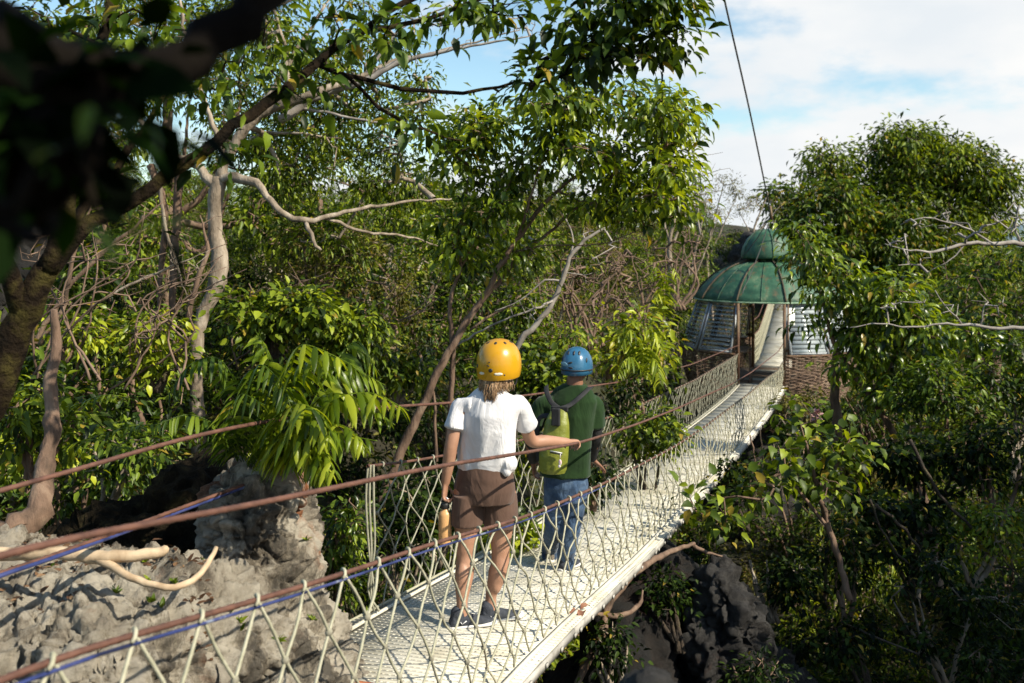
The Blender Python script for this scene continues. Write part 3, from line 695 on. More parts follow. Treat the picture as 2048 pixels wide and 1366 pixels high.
cab = thing('cabin', 'round cabin with green metal dome, louvred windows and woven cane walls', 'cabin', (CC[0], CC[1], -4.5))
TH0 = math.atan2(-TV[1], -TV[0])            # azimuth of the doorway that faces the bridge
def cyl(r, a, z): return np.array([CC[0] + r * math.cos(a), CC[1] + r * math.sin(a), z])
def revolve(mb, prof, a0=0, a1=2 * math.pi, n=64):
    A = np.linspace(a0, a1, n + 1); V = np.array([[cyl(r, a, z) for a in A] for r, z in prof]).reshape(-1, 3); k = n + 1
    i = np.arange(len(prof) - 1)[:, None] * k; j = np.arange(n)[None]; mb.add(V, None, np.stack([i + j, i + j + 1, i + k + j + 1, i + k + j], -1).reshape(-1, 4))
ZE, ZS = -1.58, -2.87                       # eave and window sill
NR = 10; RA = [TH0 + (k + .5) * 2 * math.pi / NR for k in range(NR)]
def facet(a):                               # slightly angular between ribs
    x = ((a - RA[0]) / (2 * math.pi / NR)) % 1; return 1 - .018 * math.sin(math.pi * x)
roofp = [(1.93, ZE - .02), (1.95, ZE + .02), (1.86, ZE + .17), (1.66, ZE + .42), (1.38, ZE + .67), (1.05, ZE + .87), (.72, ZE + .98), (.50, ZE + 1.02)]
mb = MB()
A = np.linspace(0, 2 * math.pi, 81); V = np.array([[cyl(r * facet(a), a, z) for a in A] for r, z in roofp + [(.52, ZE + .97), (1.02, ZE + .82), (1.62, ZE + .37), (1.88, ZE - .015)]]).reshape(-1, 3)
k = 81; i = np.arange(11)[:, None] * k; j = np.arange(80)[None]; mb.add(V, None, np.stack([i + j, i + j + 1, i + k + j + 1, i + k + j], -1).reshape(-1, 4))
roof = obj('roof', mb, M['roof'], cab, smooth=True)
mb = MB(); tube(mb, np.array([cyl(1.955 * facet(a), a, ZE - .005) for a in np.linspace(0, 2 * math.pi, 121)]), .022, 6, cap=False); obj('eave_rim', mb, simple('rim_paint', [(0.3, (.12, .25, .14)), (.6, (.30, .42, .28))], 5, .6, .2), roof, smooth=True)
for q, a in enumerate(RA):
    mb = MB(); tube(mb, spline(np.array([cyl(r + .012, a, z + .012) for r, z in roofp[1:]]), .08), .024, 6); obj('roof_rib', mb, M['ribmat'], roof, smooth=True)
    am = a + math.pi / NR; mb = MB(); tube(mb, spline(np.array([cyl(r * .985 + .006, am, z + .006) for r, z in roofp[1:]]), .08), .009, 5); obj('roof_seam', mb, M['roof'], roof, smooth=True)
mb = MB(); zc = ZE + 1.0
cup = [(.48, zc), (.50, zc + .10), (.68, zc + .08), (.70, zc + .12), (.69, zc + .22), (.64, zc + .42), (.53, zc + .62), (.36, zc + .78), (.15, zc + .86), (.0, zc + .88)]
revolve(mb, cup, n=40); cu = obj('cupola', mb, M['roof'], cab, smooth=True)
for a in RA[::2]:
    mb = MB(); tube(mb, spline(np.array([cyl(r + .008, a, z + .008) for r, z in cup[3:9]]), .06), .012, 5); obj('cupola_rib', mb, M['roof'], cu, smooth=True)
# cane wall: hoops woven round upright canes, left open at the two doorways
def wall_r(z):
    return float(np.interp(z, [-5.2, -4.9, -4.45, -4.0, -3.4, ZS], [.6, 1.2, 1.75, 2.05, 2.24, 2.30]))
DA = .27
spans = [(TH0 + DA, TH0 + math.pi - DA), (TH0 + math.pi + DA, TH0 + 2 * math.pi - DA)]
wk = MB(); rng = np.random.default_rng(11)
z = ZS - .03; row = 0
while z > -5.1:
    for (a0, a1) in (spans if z > -3.72 else [(TH0, TH0 + 2 * math.pi)]):
        aa = np.linspace(a0, a1, 110); r = wall_r(z)
        tube(wk, np.array([cyl(r + .016 * math.sin(a * 44 + row * math.pi) + rng.normal(0, .002), a, z + rng.normal(0, .004)) for a in aa]), .0135, 4)
    z -= .043; row += 1
for a in np.linspace(TH0, TH0 + 2 * math.pi, 45):
    dd = min(abs((a - TH0 + math.pi) % (2 * math.pi) - math.pi), abs((a - TH0) % (2 * math.pi) - math.pi))
    zt = ZS if dd > DA else -3.72; tube(wk, np.array([cyl(wall_r(q) - .004, a, q) for q in np.linspace(zt, -5.1, 12)]), .012, 5)
w_ = obj('cane_wall', wk, M['wicker'], cab)
mb = MB()
for (a0, a1) in spans: tube(mb, np.array([cyl(2.30, a, ZS + .0) for a in np.linspace(a0, a1, 60)]), .028, 6)
obj('sill', mb, M['rustpost'], w_)
mb = MB(); revolve(mb, [(.01, -3.70), (2.1, -3.70), (2.1, -3.74), (.01, -3.74)], n=40); obj('floor', mb, M['plank'], cab)
for k in range(8):
    mb = MB(); t0 = TC - 1.9 + k * .45; bar(mb, W3(N_C, t0 + .05, -3.672), W3(N_C, t0 + .44, -3.672), 1.05, .03); obj('floor_board', mb, M['deck'] if k in (2, 6) else M['plank'], cab)
# posts on the doorways and between the windows
def rw(z): return float(np.interp(z, [ZS, ZE], [2.28, 1.84]))
def post(a, w=.05, mat='winframe', name='post'):
    mb = MB(); bar(mb, cyl(rw(ZS) - .02, a, ZS), cyl(rw(ZE) - .02, a, ZE + .02), w, .05, up=(math.cos(a), math.sin(a), .3)); return obj(name, mb, M[mat], cab)
door_n = [N_L - .02, N_R + .04]
for s in (-1, 1):
    for n in door_n:
        for dn, w in ((0, .07), (.09 if n > N_C else -.09, .035)):
            mb = MB(); q = W3(n + dn, TC + s * 2.05, 0); bar(mb, q + [0, 0, -3.78], q + [0, 0, ZE - .02], w, w, up=TV); obj('door_post', mb, M['rustpost'], cab)
        for zz in (-2.75,):
            mb = MB(); q = W3(n, TC + s * 2.05, zz); bar(mb, q, q + NV * (.2 if n > N_C else -.2), .03, .06); obj('door_rail', mb, M['rustpost'], cab)
# half open door leaf inside, on the left
lf = MB(); q = W3(N_L + .22, TC - 1.7, 0)
for dt in (0, .62): bar(lf, q + TV * dt + [0, 0, -3.66], q + TV * dt + [0, 0, ZE - .1], .045, .045)
for zz in (-3.62, -2.85, ZE - .12): bar(lf, q + [0, 0, zz], q + TV * .62 + [0, 0, zz], .045, .05)
dl = obj('door', lf, M['rustpost'], cab)
lf = MB()
for zz in np.arange(-3.58, -2.9, .045): tube(lf, np.array([q + TV * .03 + [0, 0, zz], q + TV * .59 + [0, 0, zz]]), .014, 5)
obj('cane_panel', lf, M['wicker'], dl)
lf = MB(); bar(lf, q + NV * -.3 + TV * .2 + [0, 0, -2.88], q + NV * -.3 + TV * 1.4 + [0, 0, -2.88], .4, .04); obj('ledge', lf, M['plank'], cab)
# windows
nw = 5
for (a0, a1) in spans:
    for k in range(nw):
        w0 = a0 + .03 + (a1 - a0 - .06) * k / nw + .03; w1 = a0 + .03 + (a1 - a0 - .06) * (k + 1) / nw - .03
        fr = MB()
        for a in (w0, w1): bar(fr, cyl(rw(ZS), a, ZS + .03), cyl(rw(ZE), a, ZE - .02), .055, .045, up=(math.cos(a), math.sin(a), .3))
        for zz in (ZS + .05, ZE - .05): bar(fr, cyl(rw(zz), w0, zz), cyl(rw(zz), w1, zz), .04, .05)
        wf = obj('window', fr, M['winframe'], cab)
        sl_ = MB(); am = (w0 + w1) / 2
        for zz in np.arange(ZS + .12, ZE - .08, .105):
            A_, B_ = cyl(rw(zz), w0 + .02, zz), cyl(rw(zz), w1 - .02, zz); (bar(sl_, A_, B_, .12, .010, up=(math.cos(am) * .85, math.sin(am) * .85, .55)) if (math.cos(am) * NV[0] + math.sin(am) * NV[1]) > 0 else bar(sl_, A_, B_, .105, .014, up=(math.cos(am) * .45, math.sin(am) * .45, .9)))
        right = (math.cos(am) * NV[0] + math.sin(am) * NV[1]) > 0 and (math.cos(am) * TV[0] + math.sin(am) * TV[1]) < .3
        obj('louvre_blades', sl_, M['louvre'] if right else M['glass'], wf)
        if k < nw - 1: post(w1 + .03, .03, 'rustpost')
# white screen inside the right-hand front, seen beside the doorway
mb = MB(); bar(mb, cyl(2.0, TH0 + .36, -3.0), cyl(2.0, TH0 + .36, -1.7), .22, .02, up=(math.cos(TH0 + .36), math.sin(TH0 + .36), 0)); obj('screen_panel', mb, M['wall_white'], cab)

# ------------------------------------------------------------------ the stay above the cabin
st = thing('stay_cable', 'dark steel stay that comes down from above and forks over the cabin dome', 'cable', P(1541, 425, 26))
mb = MB(); tube(mb, spline([P(1420, -140, 17), P(1449, 0, 18.5), P(1500, 225, 22), P(1541, 425, 26)], .5), .019, 6); obj('main_cable', mb, M['cable'], st, smooth=True)
mb = MB(); bar(mb, P(1540, 412, 26), P(1543, 440, 26), .1, .06); obj('clamp', mb, M['rustpost'], st)
for rows in (((1541, 432, 26), (1512, 480, 26.2), (1478, 520, 26.6), (1420, 575, 27.5), (1240, 690, 31)), ((1541, 432, 26), (1520, 500, 25.9), (1496, 560, 25.6), (1482, 598, 25.3), (1478, 690, 25.2)),
             ((1541, 432, 26), (1575, 500, 26.4), (1620, 600, 27.4), (1660, 680, 28))):
    mb = MB(); tube(mb, spline([P(*q) for q in rows], .4), .013, 5); obj('branch_line', mb, M['cable'], st, smooth=True)

# ------------------------------------------------------------------ people
M['skin'] = simple('skin_fair', [(0.3, (0.33, 0.17, 0.105)), (0.6, (0.42, 0.23, 0.15))], 9, .5, .15, .002, bscale=90)
M['skin2'] = simple('skin_tan', [(0.3, (0.19, 0.085, 0.05)), (0.6, (0.25, 0.12, 0.07))], 9, .5, .15, .002, bscale=90)
def cloth(name, stops, rough=.9, b=.5, bd=.012, sc=7, stretch=(1, 1, .45)):
    m, t, bs, o = nodes(name); t.links.new(ramp(t, tnoise(t, 9, 5), stops), bs.inputs['Base Color']); bs.inputs['Roughness'].default_value = rough
    bs.inputs['Specular IOR Level'].default_value = .2; bs.inputs['Sheen Weight'].default_value = .15
    bump(t, bs, tnoise(t, sc, 4, .5, stretch=stretch, dist=1.2), b, bd); return m
M['tee'] = cloth('white_jersey', [(0.3, (0.63, 0.62, 0.64)), (0.6, (0.68, 0.67, 0.68))], b=.6, bd=.05, sc=5, stretch=(1.4, 1.4, .5))
M['short'] = cloth('brown_twill', [(0.3, (0.088, 0.050, 0.036)), (0.6, (0.112, 0.066, 0.048))], b=.6, bd=.03)
M['tee2'] = cloth('green_jersey', [(0.3, (0.008, 0.026, 0.006)), (0.6, (0.014, 0.038, 0.009))], b=.6, bd=.05, sc=5)
M['black'] = simple('black_cloth', [(0.3, (0.010, 0.010, 0.011)), (0.6, (0.02, 0.02, 0.022))], 12, .75, .3)
M['denim'] = cloth('blue_denim', [(0.25, (0.018, 0.036, 0.075)), (0.5, (0.042, 0.080, 0.15)), (0.75, (0.12, 0.18, 0.27))], b=.9, bd=.03, sc=12)
M['hair'] = simple('blond_brown_hair', [(0.35, (0.15, 0.08, 0.04)), (0.6, (0.52, 0.34, 0.19))], 40, .5, .5, .004, stretch=(1, 1, .15))
M['hair2'] = simple('black_hair', [(0.3, (0.008, 0.007, 0.006)), (0.6, (0.02, 0.017, 0.015))], 26, .5, .4)
M['helm_y'] = simple('yellow_shell', [(0.30, (0.50, 0.24, 0.006)), (0.6, (0.58, 0.30, 0.010))], 3, .30, .05, coat=.3)
M['helm_b'] = simple('blue_shell', [(0.30, (0.02, 0.085, 0.17)), (0.6, (0.035, 0.14, 0.25))], 5, .28, .05, coat=.4)
M['helm_b2'] = simple('blue_shell_faded', [(0.30, (0.12, 0.26, 0.36)), (0.6, (0.22, 0.38, 0.46))], 18, .45, .2)
M['sole'] = simple('white_rubber', [(0.3, (0.62, 0.60, 0.56)), (0.6, (0.78, 0.76, 0.72))], 9, .7, .2)
M['shoe'] = simple('dark_knit', [(0.3, (0.018, 0.022, 0.032)), (0.6, (0.04, 0.046, 0.06))], 40, .85, .4)
M['shoe2'] = simple('grey_suede', [(0.3, (0.09, 0.075, 0.055)), (0.6, (0.20, 0.17, 0.13))], 20, .9, .4)
M['lime'] = simple('lime_tarpaulin', [(0.3, (0.14, 0.155, 0.018)), (0.6, (0.20, 0.22, 0.028))], 6, .42, .5, .02)
M['peach'] = simple('peach_enamel', [(0.3, (0.60, 0.33, 0.135)), (0.6, (0.66, 0.38, 0.165))], 4, .38, .08)
M['steel'] = simple('brushed_steel', [(0.3, (0.4, 0.4, 0.4)), (0.6, (0.6, 0.6, 0.6))], 12, .35, .1, metal=.9)
M['dark'] = simple('dark_plastic', [(0.3, (0.012, 0.012, 0.012)), (0.6, (0.03, 0.03, 0.03))], 9, .5, .1)
M['white_print'] = simple('white_print', [(0.3, (0.65, 0.65, 0.65)), (0.6, (0.78, 0.78, 0.78))], 9, .6, .1)

FR, FF, FU = NV.copy(), TV.copy(), np.array([0, 0, 1.0])         # a walker's right, forward and up
def lim(mb, rows, n=16, flat=None):
    """limb through rows x y z r, rounded ends"""
    a = spline(np.array(rows, float), .03); p, r = a[:, :3], a[:, 3]
    t0, t1 = unit(p[0] - p[1]), unit(p[-1] - p[-2])
    p = np.vstack([p[0] + t0 * r[0] * .85, p[0] + t0 * r[0] * .5, p, p[-1] + t1 * r[-1] * .5, p[-1] + t1 * r[-1] * .85])
    r = np.r_[r[0] * .5, r[0] * .86, r, r[-1] * .86, r[-1] * .5]; tube(mb, p, r, n)
def rings(mb, rows, o, R_=FR, F_=FF, n=28, lean=(0, 0)):
    """rows: height, right offset, forward offset, half width, half depth"""
    loft(mb, [(o + R_ * x + F_ * y + FU * z, R_ * a, F_ * b) for z, x, y, a, b in rows], n)
def hand(mb, w, d, nrm, thumb, curl=(.3, .4, .3), s=1.0, spread=.06):
    """w wrist, d finger direction, nrm where the palm faces, thumb side direction"""
    d = unit(d); nrm = unit(nrm - np.dot(nrm, d) * d); th = unit(np.cross(d, nrm)); th = th if np.dot(th, thumb) > 0 else -th
    loft(mb, [(w - d * .01, th * .024 * s, nrm * .019 * s), (w + d * .02 * s, th * .031 * s, nrm * .018 * s), (w + d * .055 * s, th * .041 * s, nrm * .016 * s), (w + d * .088 * s, th * .041 * s, nrm * .013 * s), (w + d * .096 * s, th * .034 * s, nrm * .008 * s)], 14)
    for i, L in enumerate((.068, .077, .072, .055)):
        o = w + d * (.088 - .004 * abs(i - 1.3)) * s + th * (.030 - .0203 * i) * s; a = 0; p = [list(o - d * .02 * s) + [.0085 * s]]; q = o.copy(); dd = d + th * spread * (1.5 - i); p.append(list(q) + [.0088 * s])
        for k, (c, f) in enumerate(zip(curl, (.45, .31, .24))):
            a += c; v = unit(unit(dd) * math.cos(a) + nrm * math.sin(a)); q = q + v * L * f * s; p.append(list(q) + [(.0085, .0078, .0066)[k] * s])
        lim(mb, p, 8)
    o = w + d * .022 * s + th * .026 * s; v = unit(d * .55 + th * .75 + nrm * .35); v2 = unit(d * .85 + th * .25 + nrm * .55)
    lim(mb, [list(o - v * .01) + [.012 * s], list(o + v * .035 * s) + [.0105 * s], list(o + v * .035 * s + v2 * .03 * s) + [.0088 * s], list(o + v * .035 * s + v2 * .052 * s) + [.0078 * s]], 8)
def head(mb, c, h=.225, s=1.0):
    """head centre c, facing FF"""
    R_, F_ = FR, FF
    loft(mb, [(c + FU * z * h + F_ * y * h, R_ * a * h, F_ * b * h) for z, y, a, b in ((-.50, .10, .16, .16), (-.44, .10, .24, .27), (-.32, .07, .30, .36), (-.15, .03, .335, .42), (.02, .01, .35, .43), (.18, 0, .345, .44), (.33, -.02, .30, .39), (.44, -.02, .21, .28), (.50, -.02, .10, .13))], 24)
    lim(mb, [list(c + F_ * .43 * h + FU * .03 * h) + [.012], list(c + F_ * .49 * h - FU * .07 * h) + [.014], list(c + F_ * .53 * h - FU * .15 * h) + [.017]], 8)     # nose
    ball(mb, c + F_ * .455 * h - FU * .27 * h, [R_ * .026, F_ * .012, FU * .010], 10, 6)                                                                             # lips
    for sd in (-1, 1):
        ball(mb, c + R_ * sd * .355 * h - FU * .04 * h - F_ * .02 * h, [R_ * .011, F_ * .022, FU * .036], 10, 7)
        ball(mb, c + R_ * sd * .15 * h + F_ * .40 * h + FU * .02 * h, [R_ * .016, F_ * .012, FU * .011], 10, 6)
def face_parts(c, h, parent, iris=(.05, .03, .02)):
    mb = MB()
    for sd in (-1, 1): ball(mb, c + FR * sd * .15 * h + FF * .452 * h + FU * .02 * h, [FR * .007, FF * .003, FU * .006], 8, 5)
    obj('eyes', mb, M['dark'], parent, smooth=True)
def shoe(e, q, d, mat_u, mat_s, s=1.0, mark=False, collar=True, L=.26):
    """q heel-side ground point under the ankle, d toe direction"""
    d = unit(np.array([d[0], d[1], 0])); r = np.cross(d, FU); mb = MB(); g = q.copy()
    st = [(-.075, .022, .0), (-.06, .036, 0), (-.01, .037, 0), (.06, .040, .002), (.12, .047, .006), (.165, .040, .006), (.19, .020, .003)]
    sm = MB(); loft(sm, [(g + d * x * s + FU * .016 + r * o * s, r * w * s, FU * .018 + d * 0) for x, w, o in st], 14); so_ = obj('sole', remesh(sm, .004, 3), mat_s, e)
    up = [(-.070, .022, .030, .030), (-.055, .033, .045, .045), (-.01, .034, .048, .050), (.04, .036, .040, .040), (.10, .042, .030, .028), (.15, .036, .024, .020), (.18, .018, .020, .012)]
    um = MB(); loft(um, [(g + d * x * s + FU * zc + r * .004, r * w * s, FU * hh) for x, w, zc, hh in up], 14)
    lim(um, [list(g + d * (-.02) + FU * .06) + [.038 * s], list(g + d * (-.025) + FU * .088) + [.040 * s]], 14)
    u_ = obj('shoe', remesh(um, .004, 4), mat_u, e)
    if mark:
        k = MB()
        for sd in (1, -1):
            o = g + r * sd * .040 * s + d * .0 + FU * .040
            bar(k, o - d * .012 - FU * .002, o + d * .014 + FU * .014, .004, .006, up=r); bar(k, o - d * .012 - FU * .002, o - d * .022 + FU * .012, .004, .006, up=r)
        obj('side_mark', k, M['white_print'], u_)
    return u_

def woman():
    g = deckP(962, 1250); Dw = g[1]; S = 1 / F_PX * Dw
    foot = deckP(962, 1248)
    e = thing('person', 'person in white t-shirt, brown shorts and yellow helmet holding the rust coloured handrail', 'person', foot)
    q = lambda px, py, dd=0.0: P(px, py, Dw + dd)
    fl, fr = deckP(924, 1256), deckP(982, 1244)
    # --- body: one continuous skin
    mb = MB()
    hipc = q(969, 965, .03); 
    kl, kr = q(931, 1112, -.01), q(1001, 1110, .06)
    al, ar = fl + FU * .085, fr + FU * .085
    hl, hr = q(937, 985, .02), q(1002, 985, .06)
    for hp, kn, an in ((hl, kl, al), (hr, kr, ar)):
        lim(mb, [list(hp) + [.088], list(hp * .55 + kn * .45) + [.078], list(kn + FU * .06) + [.058], list(kn) + [.053], list(kn - FU * .09 - FF * .014) + [.055], list(kn * .5 + an * .5 - FF * .010) + [.048], list(an + FU * .07) + [.033], list(an) + [.034]])
        lim(mb, [list(an) + [.034], list(an - FU * .04 + FF * .01 + FR * .01) + [.032], list(an - FU * .052 + FF * .07 + FR * .08) + [.022]])
        ball(mb, kn * .6 + an * .4 - FF * .020, [FR * .046, FF * .042, FU * .10], 14, 9)
    neck = q(985, 772, 0); chest = q(977, 850, .02)
    c0 = (q(972, 985, .03), q(972, 925, .02), q(976, 870, .02), q(979, 815, .02), q(981, 790, .01))
    loft(mb, [(c0[0], FR * .165, FF * .115), (c0[1], FR * .135, FF * .10), (c0[2], FR * .140, FF * .105), (c0[3], FR * .14, FF * .08), (c0[4], FR * .075, FF * .05)], 24)
    hc = q(996, 722, .03); 
    lim(mb, [list(neck - FU * .03) + [.054], list(neck + FU * .05) + [.050], list(hc - FU * .06) + [.052]])
    head(mb, hc, .218)
    sL, eL, wL = q(922, 808, .0), q(902, 893, -.05), q(891, 965, -.02)
    sR, eR = q(1037, 806, .02), q(1063, 881, .16)
    tR = 6.15; wr = P(1134, 884, 6.06)
    lim(mb, [list(sL + FR * .03 - FU * .015) + [.040], list(sL * .5 + eL * .5) + [.041], list(eL) + [.038], list(eL * .6 + wL * .4) + [.037], list(wL) + [.026]])
    lim(mb, [list(sR - FR * .03 - FU * .015) + [.040], list(sR * .5 + eR * .5 - FF * .01) + [.041], list(eR) + [.038], list(eR * .6 + wr * .4) + [.037], list(wr) + [.026]])
    hand(mb, wL, q(888, 1000, -.02) - wL, FR * .9 + FF * .1, FF, curl=(.7, 1.1, .9), s=.95)
    rail = railR
    hd = P(1166, 880, 6.22) - wr
    hand(mb, wr, hd, np.array([0, 0, -1.0]) + NV * .15, -FR, curl=(.75, .95, .8), s=.98)
    body = obj('body', remesh(mb, .0052, 8, .6), M['skin'], e)
    face_parts(hc, .218, body)
    # --- t-shirt with short sleeves
    mb = MB()
    def slv(s_, e_, k):
        a = spline(np.array([[*(s_ + FR * .07 * k - FU * .012), .050], [*(s_ + FR * .01 * k - FU * .012), .054], [*(s_ * .7 + e_ * .3), .058], [*(s_ * .42 + e_ * .58), .066]]), .02); tube(mb, a[:, :3], a[:, 3], 20)
    rows = [(q(971, 938, .03), .166, .128), (q(972, 922, .02), .172, .130), (q(974, 895, .01), .172, .128), (q(976, 860, .0), .168, .124), (q(978, 828, .0), .172, .120), (q(980, 812, .0), .176, .104), (q(981, 800, .0), .166, .092), (q(983, 789, .0), .132, .076), (q(984, 781, .0), .090, .066), (q(985, 776, .0), .070, .062)]
    loft(mb, [(c, FR * a, FF * b) for c, a, b in rows], 32)
    slv(sL, eL, 1)
    slv(sR, eR, -1)
    ball(mb, q(1013, 942, -.09), [FR * .024, FF * .024, FU * .028], 12, 8); ball(mb, q(1018, 926, -.07), [FR * .05, FF * .05, FU * .05], 12, 8)
    def folds(co, no):
        o_ = np.array([mnoise.noise(Vector((c[0] * 11 + c[2] * 1.5, c[1] * 11, c[2] * 2.0))) for c in co]); o2 = np.array([1 - abs(mnoise.noise(Vector((c[0] * 9 - c[2] * 3, c[1] * 9, c[2] * 2.6 + 4)))) * 2 for c in co])
        return co + no * (.013 * o_ + .006 * o2)[:, None]
    tee = obj('t_shirt', remesh(mb, .0062, 5, .6, folds), M['tee'], e)
    # --- shorts
    mb = MB()
    loft(mb, [(q(968, 1000, .04), FR * .178, FF * .150), (q(969, 975, .03), FR * .183, FF * .150), (q(970, 950, .02), FR * .168, FF * .138), (q(971, 925, .02), FR * .150, FF * .122), (q(971, 918, .02), FR * .146, FF * .118)], 32)
    for hp, kn, hem in ((hl, kl, q(934, 1047, .01)), (hr, kr, q(1003, 1052, .04))):
        loft(mb, [(hem, FR * .097, FF * .118), (hem + (hp - hem) * .5, FR * .094, FF * .118), (hp, FR * .090, FF * .12)], 24)
    sh = obj('shorts', remesh(mb, .0062, 4, .6, lambda co, no: co + no * np.array([.005 * mnoise.noise(Vector((c[0] * 9, c[1] * 9, c[2] * 7))) for c in co])[:, None]), M['short'], e)
    # --- hair in loose strands
    hb = MB(); rng = np.random.default_rng(3); back = hc - FF * .05
    for k in range(420):
        big = k < 110; a = rng.uniform(-1.7, 1.7); r = .084; p0 = hc + FR * math.sin(a) * r - FF * math.cos(a) * r * 1.0 - FU * .035
        L = (.10 + .075 * math.exp(-((a + .25) / .7) ** 2)) * rng.uniform(.8, 1.15); ph = rng.uniform(0, 6.28); amp = rng.uniform(.004, .011)
        tw = [p0 - FU * L * 1.15 * f - FF * (.046 * math.sin(min(1, f * 1.3) * 1.4) + .004) * (.35 + .65 * math.cos(a * .8)) + FR * amp * 1.4 * math.sin(ph + f * 7) * f + FR * .012 * math.sin(a * 9) * f + FF * amp * math.cos(ph + f * 6) * f + rng.normal(0, .003, 3) for f in (0, .25, .5, .75, 1)]
        sp3 = spline(np.array(tw), .02); m_ = len(sp3); tube(hb, sp3, (.0055 if big else .0022) * (1 - np.linspace(0, .93, m_) ** 2), 5 if big else 3)
    ball(hb, hc - FF * .02 - FU * .03, [FR * .086, FF * .098, FU * .085], 16, 10)
    obj('hair', hb, M['hair'], e, smooth=True)
    # --- helmet
    hm = MB(); cH = q(998, 717, .03); W = .132; th = np.linspace(0, 2 * math.pi, 41)
    prof = [(-.092, .98), (-.086, 1.015), (-.05, 1.05), (-.005, 1.04), (.030, .98), (.063, .86), (.088, .68), (.106, .44), (.114, .22), (.117, .02)]
    def shell(mbx, prof, ky=1.12, inner=False):
        V = []
        for z, k in prof:
            for a in th:
                back_ = .5 - .5 * math.sin(a); zz = z - (.022 * back_ if z < -.05 else 0) + (.035 * max(0, math.sin(a)) if z < -.05 else 0)
                V.append(cH + FR * math.cos(a) * W * k * .93 + FF * math.sin(a) * W * k * ky * .93 + FU * zz)
        n = 41; i = np.arange(len(prof) - 1)[:, None] * n; j = np.arange(n - 1)[None]
        mbx.add(np.array(V), None, np.stack([i + j, i + j + 1, i + n + j + 1, i + n + j], -1).reshape(-1, 4))
    shell(hm, [(-.091, .90)] + prof); he = obj('helmet', hm, M['helm_y'], e, smooth=True)
    def spot(az, el, a, b, name='vent_hole', mat='dark', tw=0, out=1.0):
        # a shallow recess on the shell
        z = el; k = float(np.interp(z, [p[0] for p in prof], [p[1] for p in prof])); zz = z
        c = cH + (FR * math.sin(az) - FF * math.cos(az) * 1.12) * W * k * .93 + FU * zz
        no = unit((FR * math.sin(az) - FF * math.cos(az)) * k + FU * max(0, el + .02) * 9); s1 = unit(np.cross(no, FU)); s2 = np.cross(s1, no)
        s1, s2 = s1 * math.cos(tw) + s2 * math.sin(tw), s2 * math.cos(tw) - s1 * math.sin(tw)
        k_ = MB(); ball(k_, c, [s1 * a, s2 * b, no * .003], 14, 6); return k_
    for az, el, a, b, tw in ((-.85, -.035, .010, .013, 0), (.0, -.052, .013, .012, 0), (-.12, -.026, .009, .004, .4), (-.06, -.006, .005, .004, 0), (.62, -.078, .006, .006, 0), (2.2, -.04, .012, .014, 0), (-2.2, -.04, .012, .014, 0), (3.1, -.03, .012, .012, 0)):
        obj('vent_hole', spot(az, el, a, b, tw=tw), M['dark'], he, smooth=True)
    for r_, n_, z_, sz in ((.55, 8, .096, .0125), (.84, 9, .098, .0)):
        for k in range(n_):
            if sz: obj('vent_hole', spot(2 * math.pi * k / n_ + .1, z_, sz * .7, sz * 1.1), M['dark'], he, smooth=True)
    obj('vent_hole', spot(0, .1168, .008, .005), M['dark'], he, smooth=True)
    for az, w in ((-.50, .024), (.35, .026)):
        k_ = spot(az, -.072, w, .009); obj('worn_print', k_, simple('worn_print', [(.42, (.62, .36, .05)), (.5, (.75, .70, .55))], 60, .5, .1), he, smooth=True)
    sp_ = MB(); tube(sp_, spline(np.array([cH + FR * .11 - FU * .10, cH + FR * .085 - FU * .15 + FF * .03, hc - FU * .12 + FF * .06]), .02), .006, 5); obj('chin_strap', sp_, M['dark'], he)
    # --- shoes
    shoe(e, fl, FF * .62 + FR * .78, M['shoe'], M['sole'], 1.08, True); shoe(e, fr, FF * .70 + FR * .70, M['shoe'], M['sole'], 1.08, True)
    # --- the bottle hanging from her left hand
    b0 = q(890, 1088, -.03); bt = thing('water_bottle', 'peach coloured metal water bottle hanging from the left hand of the person in white', 'bottle', b0)
    H = (q(890, 1020, -.03) - b0)[2]; bm = MB(); rr = .0375
    loft(bm, [(b0 + FU * z, FR * r, FF * r) for z, r in ((0, .030), (.004, .0365), (.012, rr), (H * .86, rr), (H * .93, .034), (H * .985, .024), (H * 1.0, .021), (H * 1.05, .020))], 24); obj('flask', bm, M['peach'], bt, smooth=True)
    bm = MB(); loft(bm, [(b0 + FU * (H * 1.05 + z), FR * r, FF * r) for z, r in ((0, .0225), (.002, .024), (.028, .024), (.032, .021))], 20)
    obj('cap', bm, M['dark'], bt, smooth=True)
    bm = MB(); c_ = b0 + FU * (H * 1.05 + .035); tube(bm, np.array([c_ + FR * .022 * math.cos(a) + FU * .030 * math.sin(a) for a in np.linspace(0, math.pi, 13)]), .0045, 6); obj('carry_loop', bm, M['steel'], bt, smooth=True)
woman()

